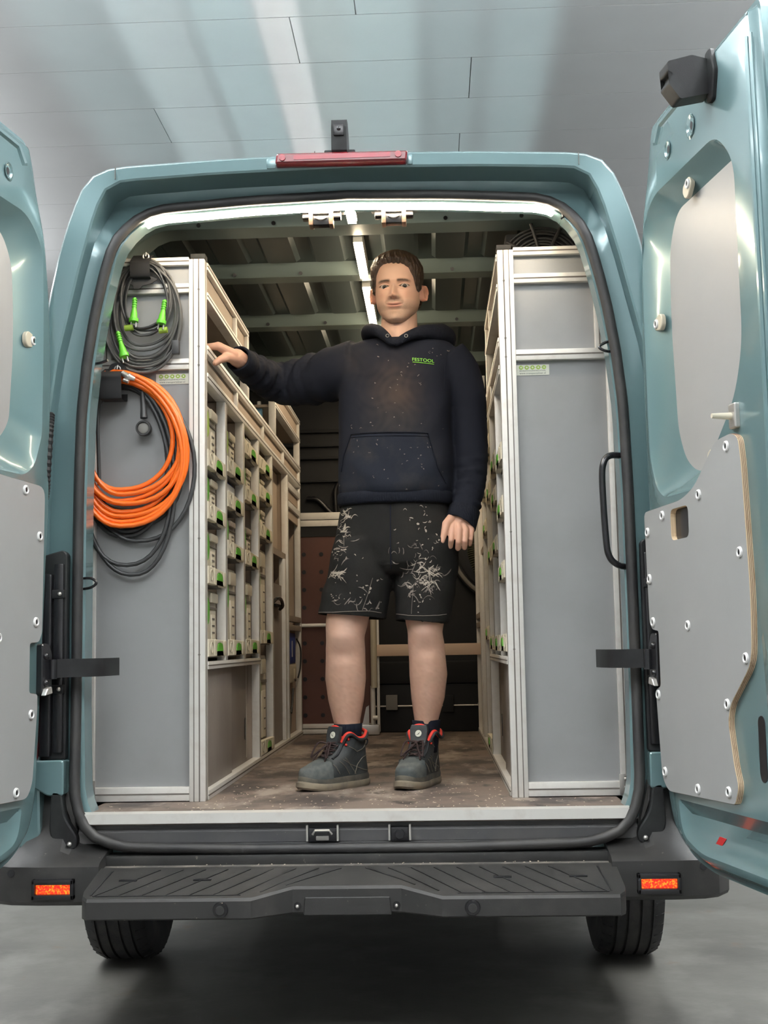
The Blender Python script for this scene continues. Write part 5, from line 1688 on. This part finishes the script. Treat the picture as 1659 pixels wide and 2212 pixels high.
# ------------------------------------------------------------------ socks and boots
for cx, cy, a, zt_ in ((-.061, .66, 0, .852), (.2005, .687, 0, .858)):
    b = MB()
    b.loft([ring((cx, cy, z), (1, 0, 0), (0, 1, 0), r, r * 1.09, 32) for z, r in ((zt_, .0440), (zt_ - .001, .0478), (zt_ - .02, .0465), (zt_ - .05, .0425), (.78, .0385), (.75, .034))], cap0=False)
    b.build('sock', 'sock', MAN, smooth=180)
def boot(origin, heading, mirror):
    """local: l forward, w to the side (outer +), z up"""
    hx_, hy_ = math.cos(heading), math.sin(heading)
    O = Vector(origin)
    def T(l, w, z):
        w = w * mirror
        return O + Vector((hx_ * l - hy_ * w, hy_ * l + hx_ * w, z))
    def outline(lb, lf, hw, n=44, p=2.5, bend=.006):
        out = []
        lc, L = (lb + lf) / 2, (lf - lb) / 2
        for i in range(n):
            a = 2 * math.pi * i / n
            c, s = math.cos(a), math.sin(a)
            k = (abs(c) ** p + abs(s) ** p) ** (-1 / p)
            l = lc + L * c * k
            t = (l - lb) / (lf - lb)
            wf = .78 + .22 * min(1, max(0, (t - .15) / .45)) - .10 * math.exp(-((t - .42) / .13) ** 2)
            out.append((l, hw * s * k * wf + bend * math.sin(t * math.pi) * (-1)))
        return out
    def lo(spec, z, lift=0):
        return [T(l, w, z + lift * max(0, (l - .13) / .09) ** 2) for l, w in spec]
    b = MB()
    b.loft([lo(outline(-.082, .212, .052), .0, .010), lo(outline(-.086, .220, .0555), .006, .010), lo(outline(-.086, .219, .055), .018, .012), lo(outline(-.083, .214, .0525), .022, .014)])
    sole = b.build('boot', 'outsole', MAN, smooth=40)
    b = MB()
    b.loft([lo(outline(-.081, .211, .0515), .020, .014), lo(outline(-.083, .212, .0525), .030, .016), lo(outline(-.080, .207, .0505), .040, .016), lo(outline(-.078, .203, .049), .042, .016)])
    b.build('midsole', 'midsole', sole, smooth=40)
    UP = [(.036, -.076, .206, .0505), (.050, -.077, .207, .0505), (.064, -.075, .200, .0495), (.076, -.073, .180, .0475), (.088, -.071, .150, .0455), (.100, -.069, .120, .0440), (.114, -.067, .094, .0435), (.130, -.065, .078, .0430), (.148, -.064, .068, .0430), (.162, -.063, .062, .0435)]
    b = MB()
    b.loft([lo(outline(lb, lf, hw), z, .010 if z < .07 else 0) for z, lb, lf, hw in UP], cap1=False)
    b.build('upper', 'boot', sole, smooth=60)
    # toe cap (worn)
    b = MB()
    lps = []
    for z, lb, lf, hw in UP[:5]:
        o = [(l, w) for l, w in outline(lb - .001, lf + .0022, hw + .0018) ]
        o = [(max(l, .118 + .1 * (z - .036) * 0), w if l > .118 else w) for l, w in o]
        lps.append([T(l, w, z + .0012 + (.010 if z < .07 else 0) * max(0, (l - .13) / .09) ** 2) for l, w in o])
    o = [(max(l, .118), w * .5) for l, w in outline(-.070, .128, .0445)]
    lps.append([T(l, w, .0985) for l, w in o])
    b.loft(lps, cap0=False)
    b.build('toe_cap', 'boot_toe', sole, smooth=60)
    # side overlays and stitch lines
    def side_pt(l, z, sd_, off):
        i = np.interp(z, [u[0] for u in UP], range(len(UP)))
        lb, lf, hw = (np.interp(z, [u[0] for u in UP], [u[k] for u in UP]) for k in (1, 2, 3))
        best = None
        for ll, ww in outline(lb, lf, hw, 160):
            if (ww + .004) * sd_ > 0 and (best is None or abs(ll - l) < best[0]):
                best = (abs(ll - l), ww)
        return T(l, best[1] + sd_ * off, z)
    for sd_ in (-1, 1):
        for pts in ([(-.06, .05), (-.03, .055), (.03, .075), (.07, .095)], [(.01, .045), (.035, .075), (.06, .10)], [(.04, .045), (.06, .07), (.085, .09)], [(-.065, .10), (-.03, .095), (.0, .075), (.015, .045)], [(-.06, .15), (-.035, .125), (.0, .115), (.04, .135)], [(.09, .05), (.105, .075), (.12, .088)]):
            P = [side_pt(l, z, sd_, .001) for l, z in resample(pts, 12)]
            MB().tube(P, .0013, 6).build('stitching', 'boot_seam', sole)
        # eyelet stay
        P = [side_pt(l, z, sd_, .002) for l, z in resample([(.105, .098), (.080, .112), (.064, .130), (.052, .155)], 10)]
        MB().tube(P, .0045, 8).build('eyelet_stay', 'boot_panel', sole)
        # red padded collar edge
        P = catmull([T(.058, sd_ * .030, .148), T(.050, sd_ * .041, .172), T(.030, sd_ * .044, .176), T(.0, sd_ * .043, .160), T(-.030, sd_ * .040, .160), T(-.055, sd_ * .026, .176), T(-.064, 0, .182)], 5)
        MB().tube(P, .0062, 10).build('collar_lining', 'boot_red', sole)
        MB().tube([p + T(0, sd_ * .0065, 0) - O + Vector((0, 0, -.004)) for p in P], .0052, 8).build('collar_edge', 'boot_panel', sole)
        for l, z in ((.046, .158), (.056, .140)):
            P = side_pt(l - .006, min(z, .160), sd_, .003)
            bm = bmesh.new(); bmesh.ops.create_uvsphere(bm, u_segments=10, v_segments=6, radius=.0048)
            MB().bm(bm, Matrix.Translation(P)).build('lace_hook', 'boot_red', sole)
    # inner shell (red) and tongue
    b = MB()
    b.loft([lo(outline(-.057, .054, .036), z) for z in (.10, .168)], cap0=False, cap1=False)
    b.build('lining', 'boot_red', sole, smooth=60)
    b = MB()
    lps = []
    for l, z, w in ((.118, .094, .018), (.092, .112, .022), (.076, .132, .025), (.066, .158, .029), (.062, .185, .031), (.058, .199, .027)):
        lps.append([T(l + .006 - .20 * abs(q) ** 2 * 40 * .02, q * 1.0, z) for q in np.linspace(-w, w, 9)] + [T(l - .006, q, z) for q in np.linspace(w, -w, 9)])
    b.loft(lps)
    tg = b.build('tongue', 'boot', sole, smooth=60)
    P = [T(.060, q, .200 - 14 * q * q) for q in np.linspace(-.026, .026, 9)]
    MB().tube(P, .004, 8).build('tongue_binding', 'boot_red', sole)
    # round badge on the tongue
    cB = T(.0705, 0, .172); nB = (T(1, 0, .25) - T(0, 0, 0)).normalized(); uB = (T(0, 1, 0) - T(0, 0, 0)).normalized(); vB = nB.cross(uB)
    if vB.z < 0: vB = -vB
    bd = MB().loft([ring(cB, uB, vB, .0115, .0115, 24), ring(cB + nB * .0016, uB, vB, .0108, .0108, 24)]).build('badge', 'sticker', sole)
    MB().add([cB + nB * .0019 + uB * a + vB * c for a, c in ((-.008, -.006), (-.001, -.002), (.0075, .007), (.002, -.003), (-.003, -.0045))], [(0, 1, 2, 3, 4)]).build('badge_mark', 'boot_panel', sole, smooth=0)
    # laces
    for k, (l, z, w) in enumerate(((.108, .100, .022), (.094, .112, .025), (.082, .124, .027), (.074, .138, .029))):
        for q in (-1, 1):
            P = catmull([T(l, q * w, z), T(l + .012, q * .004, z + .008), T(l - .006, -q * w, z + .012)], 5)
            MB().tube(P, .0026, 6).build('lace', 'lace', sole)
    kn = T(.088, 0, .144)
    for q in (-1, 1):
        P = catmull([kn, kn + (T(.02, q * .03, .0) - O) + Vector((0, 0, .004)), kn + (T(.045, q * .038, 0) - O) + Vector((0, 0, -.040)), kn + (T(.03, q * .018, 0) - O) + Vector((0, 0, -.022)), kn], 6)
        MB().tube(P, .0028, 6).build('lace_bow', 'lace', sole)
        P = catmull([kn, kn + (T(.018, q * .012, 0) - O) + Vector((0, 0, -.012)), kn + (T(.045, q * .030, 0) - O) + Vector((0, 0, -.052))], 6)
        MB().tube(P, .0026, 6).build('lace_end', 'lace', sole)
    bm = bmesh.new(); bmesh.ops.create_icosphere(bm, subdivisions=2, radius=.007)
    MB().bm(bm, Matrix.Translation(kn)).build('lace_knot', 'lace', sole)
    P = catmull([T(-.070, 0, .15), T(-.085, 0, .148), T(-.083, 0, .135), T(-.071, 0, .128)], 5)
    MB().tube(P, .003, 6).build('pull_loop', 'boot_panel', sole)
boot((-.060, .660, FL), math.atan2(-.72, -.69), -1)
boot((.200, .690, FL), math.atan2(-.93, -.37), 1)
# ================================================================== coils hung on the end of the left rack
def coil_path(cx, top, loops, y0, seed, spread=.006):
    """loops: list of (half width left, half width right, drop, shift).  All turns gather at the top."""
    r = np.random.default_rng(seed)
    pts = []
    n = 40
    for k, (wl, wr, drop, sh) in enumerate(loops):
        nxt = loops[min(k + 1, len(loops) - 1)]
        wig = r.uniform(-1, 1, 4)
        for i in range(n):
            t = i / n
            a = 2 * math.pi * t
            f = t
            W1 = wr * (1 - f) + nxt[1] * f if False else wr
            w = wr if a < math.pi else wl
            g = (1 - math.cos(a)) / 2
            x = cx + w * math.sin(a) * (abs(math.sin(a)) ** -.12 if abs(math.sin(a)) > 1e-3 else 1) + sh * g + .006 * wig[0] * math.sin(2 * a) + (k % 3 - 1) * spread * (1 - g)
            z = top - drop * g ** .92 + .005 * wig[1] * math.sin(3 * a) + (k % 4 - 1.5) * spread * (1 - g)
            y = y0 - (k / max(1, len(loops)) * .02) - .008 * wig[2] * math.sin(a + wig[3] * 3) * g
            pts.append((x, y, z))
    return pts
def strap(par, x0, x1, zt, zb, y0, y1, grommet, name='strap'):
    b = MB()
    w = (x1 - x0) / 2; cx = (x0 + x1) / 2
    P = [(y0 + .018, zt), (y0 + .006, zt + .002), (y1 - .012, zt - .03), (y1 - .016, (zt + zb) / 2), (y1 - .012, zb + .008), (y1 + .002, zb), (y0 + .012, zb + .006), (y0 + .018, zb + .03)]
    P = catmull([(0, y, z) for y, z in P], 5)
    b.loft([[(cx - w, p[1] - .0015, p[2]), (cx + w, p[1] - .0015, p[2]), (cx + w, p[1] + .0015, p[2]), (cx - w, p[1] + .0015, p[2])] for p in P])
    o = b.build(name, 'webbing', par, smooth=50)
    g = Vector(grommet)
    MB().tube([g + Vector((.009 * math.cos(t), 0, .009 * math.sin(t))) for t in np.linspace(0, 2 * math.pi, 21)[:-1]], .0028, 8, closed=True).build('grommet', 'steel', par)
    MB().tube([g + Vector((0, .01, .014)), g + Vector((.002, -.006, .010)), g + Vector((.001, -.008, -.002))], .0022, 8).build('hook', 'steel', par)
    return o

# extension lead with green plugs
t = thing('extension_cable', 'grey extension cable coil with bright green plugs hung on the left rack', 'cable', (-.66, .27, 1.99))
lp = [(.115, .118, .335, .0), (.100, .112, .318, -.004), (.120, .108, .345, .004), (.092, .100, .30, .0), (.108, .118, .328, .002), (.084, .092, .265, .006), (.116, .105, .352, -.004), (.10, .10, .282, .002), (.074, .082, .235, .004), (.122, .116, .338, .002), (.095, .110, .31, .0), (.078, .078, .215, .006), (.125, .121, .356, .0)]
MB().tube(coil_path(-.664, 2.332, lp, .286, 3), .0044, 8).build('cable', 'cable_grey', t)
lp2 = [(.07, .075, .225, .01), (.066, .074, .212, .006), (.060, .072, .205, .004)]
MB().tube(coil_path(-.664, 2.322, lp2, .274, 5), .0036, 8).build('cable', 'cable_dark', t)
strap(t, -.703, -.640, 2.362, 2.278, .29, .262, (-.657, .268, 2.352))
MB().prism(rounded([(-.722, 2.268), (-.712, 2.282), (-.64, 2.286), (-.618, 2.276), (-.640, 2.262), (-.668, 2.256), (-.675, 2.246), (-.695, 2.246), (-.697, 2.258)], .004), lambda x, z, d: (x, d, z), .268, .264).build('strap_tail', 'rubber', t)
def plug(par, p, d, L, col='bright_green'):
    p, d = Vector(p), Vector(d).normalized()
    b = MB()
    b.tube([p, p + d * L * .38, p + d * L * .5, p + d * L * .62, p + d * L * .80, p + d * L * .82, p + d * L * .94], [.0055, .0062, .0082, .0105, .0120, .0155, .0150], 14)
    o = b.build('plug', col, par)
    for k in range(4):
        c = p + d * L * (.06 + .09 * k)
        b = MB(); b.tube([c, c + d * .003], .0082, 12); b.build('strain_rib', col, o)
    s = d.cross(Vector((0, 1, 0))).normalized() * .008
    for q in (-1, 1):
        MB().tube([p + d * L * .94 + s * q, p + d * (L * .94 + .018) + s * q], .0024, 8).build('prong', 'steel', o)
plug(t, (-.690, .258, 2.215), (-.02, -.1, -1), .085)
plug(t, (-.594, .256, 2.205), (-.12, -.1, -1), .085)
plug(t, (-.742, .250, 2.105), (.30, -.15, -1), .095)
for p in ((-.600, .258, 2.105), (-.708, .254, 2.115)):
    MB().tube([Vector(p) + Vector((-.012, 0, .002)), Vector(p) + Vector((.014, 0, .004))], .010, 12).build('plug_sleeve', 'lime', t)
MB().box((-.572, .252, 2.03), (-.548, .275, 2.075), .005).build('socket', 'cable_dark', t)

# black cable behind the hose
t = thing('power_cable', 'thick black cable coil with round socket, behind the orange hose', 'cable', (-.69, .27, 1.34))
lp = [(.135, .150, .40, .02), (.130, .170, .455, .035), (.125, .145, .47, .02), (.120, .16, .43, .03), (.13, .14, .485, .01), (.135, .205, .50, .045), (.14, .15, .575, .02), (.14, .155, .605, .03)]
MB().tube(coil_path(-.735, 1.945, lp, .292, 11, .007), .0068, 10).build('cable', 'cable_dark', t)
MB().tube(catmull([(-.80, .262, 1.90), (-.806, .26, 1.83), (-.803, .26, 1.72), (-.80, .262, 1.62)], 8), .0062, 10).build('cable', 'cable_dark', t)
c = Vector((-.661, .262, 1.797))
b = MB(); b.tube([(-.668, .275, 1.915), (-.663, .266, 1.86), (-.661, .264, 1.83)], [.008, .009, .012], 12)
so = b.build('socket', 'cable_dark', t)
MB().loft([ring(c + Vector((0, .02, 0)), (1, 0, 0), (0, 0, 1), .022, .022, 28), ring(c, (1, 0, 0), (0, 0, 1), .0245, .0245, 28), ring(c - Vector((0, .010, 0)), (1, 0, 0), (0, 0, 1), .0235, .0235, 28), ring(c - Vector((0, .010, 0)), (1, 0, 0), (0, 0, 1), .0185, .0185, 28), ring(c - Vector((0, .004, 0)), (1, 0, 0), (0, 0, 1), .0180, .0180, 28)]).build('socket_ring', 'rubber', so)
MB().loft([ring(c - Vector((0, .0045, 0)), (1, 0, 0), (0, 0, 1), .0175, .0175, 24), ring(c - Vector((0, .0065, 0)), (1, 0, 0), (0, 0, 1), .015, .015, 24)]).build('socket_face', 'grey_plastic', so)

# orange air hose
t = thing('air_hose', 'bright orange air hose coil hanging on the left rack end panel', 'hose', (-.70, .25, 1.48))
lp = [(.115, .175, .36, .02), (.120, .190, .395, .025), (.118, .195, .375, .03), (.125, .205, .43, .02), (.125, .20, .405, .03), (.130, .21, .445, .03), (.122, .205, .462, .025), (.128, .212, .475, .02)]
MB().tube(coil_path(-.752, 1.965, lp, .268, 21, .0085), .0079, 12).build('hose', 'orange', t)
strap(t, -.79, -.722, 1.995, 1.885, .285, .235, (-.742, .250, 1.985))
MB().prism(rounded([(-.775, 1.975), (-.765, 2.003), (-.735, 2.008), (-.715, 1.995), (-.72, 1.955), (-.785, 1.945)], .01), lambda x, z, d: (x, d, z), .262, .252).build('strap_tab', 'webbing', t)
cp = MB().tube([(-.722, .232, 1.968), (-.708, .230, 1.958), (-.700, .230, 1.955), (-.696, .230, 1.953), (-.682, .231, 1.948)], [.009, .0095, .012, .0095, .006], 12).build('coupling', 'steel', t)
MB().tube([(-.716, .226, 1.945), (-.70, .224, 1.938)], .006, 8).build('coupling_tip', 'steel', cp)

# ================================================================== things on the racks and behind the man
t = thing('cable_bundle', 'black cable bundle in a dark crate on top of the right rack', 'cable', (.62, .50, 2.353))
for k in range(9):
    r = .03 + .0125 * k
    pts = [(.62 + r * 1.05 * math.cos(a), .50 + .006 * (k % 3), 2.362 + r * .95 * max(0.02, math.sin(a)) + .003) for a in np.linspace(0, math.pi, 26)]
    MB().tube(pts, .0042, 6).build('cable_turn', 'cable_dark', t)
for a in (25, 62, 105, 148):
    d = Vector((math.cos(R(a)), 0, math.sin(R(a))))
    MB().tube([Vector((.62, .485, 2.362)) + d * .02, Vector((.62, .485, 2.362)) + d * .138], .006, 8).build('cable_tie', 'rubber', t)
MB().box((.50, .52, 2.353), (.735, .70, 2.475), .01).build('crate', 'dark_lining', t)
MB().box((.505, .49, 2.354), (.525, .51, 2.38), .003).build('tag', 'beige_board', t)
t = MB().prism([(-.85, 2.347), (-.812, 2.347), (-.800, 2.545), (-.820, 2.545)], lambda x, z, d: (x, d, z), .40, .425).build('wooden_batten', 'wood')
tag(t, 'upright wooden batten on top of the left rack beside the roof', 'wood batten')
t = MB().prism([(-.80, 2.348), (-.735, 2.348), (-.80, 2.50)], lambda x, z, d: (x, d, z), .44, .452).build('wooden_wedge', 'beige_board')
tag(t, 'triangular board offcut behind the cable coil on left rack top', 'board')

# brown perforated board in a pale frame
t = thing('perforated_board', 'brown perforated board in a pale frame left of the man\'s legs', 'board', (-.29, 3.16, FL))
MB().box((-.50, 3.155, .70), (-.11, 3.165, 1.70)).build('board', 'brown_board', t, smooth=0)
MB().box((-.50, 3.150, 1.70), (-.11, 3.165, 1.755)).build('dark_band', 'dark_lining', t, smooth=0)
for z0, z1 in ((.648, .672), (.676, .70), (1.755, 1.788), (1.792, 1.83)):
    MB().box((-.50, 3.14, z0), (-.10, 3.17, z1), .003).build('frame_rail', 'aluminium', t)
for cx in (-.462, -.368, -.28, -.19):
    for k in range(10):
        z = .745 + .0955 * k
        bm = bmesh.new()
        bmesh.ops.create_cone(bm, segments=12, radius1=.0115, radius2=.0115, depth=.004, cap_ends=True)
        MB().bm(bm, Matrix.Translation((cx, 3.1545, z)) @ Matrix.Rotation(R(90), 4, 'X')).build('peg_hole', 'dark_tube', t)
MB().tube([(-.50, 3.13, 1.222), (-.16, 3.13, 1.222)], .010, 10).build('cross_tube', 'white_plastic', t)

# folded trolley of pale tube
mat('pale_wood', (.66, .50, .39), .55)
t = thing('folding_trolley', 'folded pale tube trolley standing between the man\'s legs', 'trolley', (0, 3.05, FL))
MB().tube([(-.086, 3.02, .89), (-.086, 3.02, 1.36)], .017, 16).build('sleeve', 'beige_plastic', t)
MB().tube([(-.094, 3.03, .66), (-.094, 3.03, .90)], .013, 14).build('upright', 'aluminium', t)
MB().box((-.074, 3.04, .66), (-.058, 3.07, 1.36), .003).build('upright_rail', 'aluminium', t)
MB().box((-.075, 3.02, 1.052), (.50, 3.05, 1.113), .006).build('crossbar', 'pale_wood', t)
MB().box((-.27, 3.0, .648), (-.062, 3.07, .70), .006).build('foot', 'steel', t)
MB().prism([(-.15, .70), (-.115, .70), (-.115, .80), (-.13, .79)], lambda x, z, d: (x, d, z), 3.01, 3.03).build('foot_gusset', 'steel', t)
MB().tube([(-.094, 3.005, .735), (-.07, 3.005, .735)], .012, 10).build('clamp', 'aluminium', t)

# dark storage box, reel and hose at the bulkhead
t = thing('storage_box', 'long black storage box on the floor behind the man\'s legs', 'box', (.2, 3.26, FL))
MB().box((-.09, 3.20, FL + .001), (.56, 3.33, .90), .01).build('box_body', 'dark_lining', t)
MB().box((-.10, 3.19, .902), (.57, 3.335, 1.02), .01).build('box_lid', 'dark_lining', t)
MB().tube([(-.09, 3.185, .785), (.55, 3.185, .785)], .004, 8).build('rail_bar', 'aluminium', t)
MB().box((-.032, 3.17, .765), (.03, 3.20, .845), .004).build('clasp', 'grey_plastic', t)
MB().box((.27, 3.18, .75), (.33, 3.20, .84), .004).build('clasp', 'dark_lining', t)
bm = bmesh.new(); bmesh.ops.create_uvsphere(bm, u_segments=12, v_segments=8, radius=.012)
MB().bm(bm, Matrix.Translation((.467, 3.19, .788))).build('knob', 'steel', t)
t = thing('hose_reel', 'dark round hose reel beside the right rack behind the man', 'reel', (.60, 3.29, 1.30))
for rr, y, w, m in ((.34, 3.29, .03, 'dark_lining'), (.30, 3.275, .02, 'dark_tube'), (.235, 3.27, .02, 'dark_lining')):
    c = Vector((.66, y, 1.66))
    MB().loft([ring(c + Vector((0, w, 0)), (1, 0, 0), (0, 0, 1), rr, rr, 60), ring(c, (1, 0, 0), (0, 0, 1), rr, rr, 60), ring(c - Vector((0, .004, 0)), (1, 0, 0), (0, 0, 1), rr - .008, rr - .008, 60)]).build('reel_disc', m, t)
MB().tube([(.66 + .322 * math.cos(a), 3.28, 1.66 + .322 * math.sin(a)) for a in np.linspace(0, 2 * math.pi, 80)[:-1]], .012, 8, closed=True).build('reel_rim', 'grey_plastic', t)
t = thing('ribbed_hose', 'black ribbed suction hose hanging at the far end of the right rack', 'hose', (.50, 3.12, 1.40))
mat('hose_rib', (.05, .05, .028), .5)
pts = catmull([(.54, 3.175, 1.86), (.505, 3.17, 1.80), (.480, 3.17, 1.70), (.478, 3.17, 1.60), (.51, 3.17, 1.50), (.56, 3.175, 1.44)], 20)
MB().tube(pts, .052, 18).build('hose', 'dark_tube', t)
for i in range(0, len(pts) - 1, 2):
    p = Vector(pts[i]); d = (Vector(pts[i + 1]) - p).normalized()
    u = d.cross(Vector((0, 1, 0))).normalized(); v = d.cross(u)
    MB().tube(ring(p, u, v, .053, .053, 26), .0045, 6, closed=True).build('hose_rib', 'hose_rib', t)

# small things in the far bays of the left rack
t = thing('tool_pouch', 'dark blue tool pouch in the farthest bay of the left rack', 'pouch', (-.50, 2.75, 1.02))
MB().box((-.485, 2.57, 1.024), (-.58, 2.92, 1.18), .012).build('pouch_body', 'blue', t)
MB().tube(catmull([(-.482, 2.93, 1.15), (-.472, 2.98, 1.12), (-.470, 3.02, 1.08), (-.474, 3.03, 1.0), (-.480, 2.97, .95)], 6), .004, 6).build('pouch_strap', 'webbing', t)
MB().box((-.482, 2.74, 1.06), (-.486, 2.76, 1.14)).build('pouch_zip', 'steel', t, smooth=0)
t = thing('parts_box', 'beige parts box under the blue pouch in the farthest bay', 'box', (-.50, 2.75, .93))
MB().box((-.482, 2.57, .931), (-.58, 2.92, 1.022), .006).build('box_body', 'beige_plastic', t)
MB().box((-.480, 2.80, .95), (-.484, 2.87, 1.0), .001).build('label_slot', 'cream_plastic', t)
MB().box((-.479, 2.83, .935), (-.484, 2.87, .945)).build('finger_hole', 'dark_tube', t, smooth=0)
t = thing('trowel', 'small trowel leaning at the bottom of the farthest rack bay', 'trowel', (-.495, 2.75, .68))
MB().prism(rounded([(2.66, .69), (2.74, .68), (2.80, .74), (2.77, .80), (2.70, .79)], .02), lambda y, z, d: (d, y, z), -.494, -.497).build('blade', 'grey_plastic', t)
MB().tube([(-.492, 2.75, .78), (-.490, 2.79, .84), (-.490, 2.82, .90)], .006, 8).build('handle', 'rubber', t)
t = thing('sanding_tool', 'black hand tool hooked on the brown panel of the left rack', 'hand tool', (-.47, 2.1, 1.31))
MB().tube(catmull([(-.486, 1.97, 1.30), (-.470, 2.03, 1.325), (-.462, 2.12, 1.325), (-.466, 2.22, 1.30), (-.484, 2.26, 1.285)], 6), .008, 8).build('grip', 'black_gloss', t)
MB().box((-.470, 2.02, 1.292), (-.488, 2.24, 1.304), .003).build('plate', 'black_plastic', t)
t = MB().box((-.54, 2.09, 1.9725), (-.57, 2.14, 2.215), .01).build('spray_bottle', 'sky_blue')
t = tag(t, 'light blue bottle standing on the upper shelf of the left rack', 'bottle')
bm = bmesh.new(); bmesh.ops.create_cone(bm, segments=12, radius1=.011, radius2=.009, depth=.03, cap_ends=True)
MB().bm(bm, Matrix.Translation((-.555, 2.115, 2.228))).build('bottle_cap', 'white_plastic', t)

# wood chips and dust on the load floor and bumper
b = MB()
for k in range(330):
    if k < 190:
        x, y, z = rng.uniform(-.46, .46), rng.uniform(.03, .75) ** 1.0, FL + .0005
        if rng.random() < .5:
            x = rng.normal(.30, .12) if rng.random() < .6 else rng.normal(-.40, .05)
        if abs(x) > .455 and y > .27:
            y = rng.uniform(.04, .26)
    elif k < 260:
        x, y, z = rng.uniform(-.75, .75), rng.uniform(.045, .27), FL + .0005
    else:
        x, y, z = rng.uniform(-.68, .68), rng.uniform(-.03, .02), .508
    a = rng.uniform(0, math.pi); L = rng.uniform(.0015, .007) * (1 if z > .6 else .7); w = rng.uniform(.0008, .0022)
    ca, sa = math.cos(a), math.sin(a)
    b.add([(x + L * ca, y + L * sa, z), (x - w * sa, y + w * ca, z), (x - L * ca, y - L * sa, z), (x + w * sa, y - w * ca, z), (x, y, z + .0015)], [(0, 1, 4), (1, 2, 4), (2, 3, 4), (3, 0, 4), (3, 2, 1, 0)])
mat('chips', (.62, .52, .40), .8)
o = b.build('wood_chips', 'chips', smooth=0)
o['kind'] = 'stuff'
tag(o, 'pale wood chips and dust scattered over the load floor', 'wood chips')
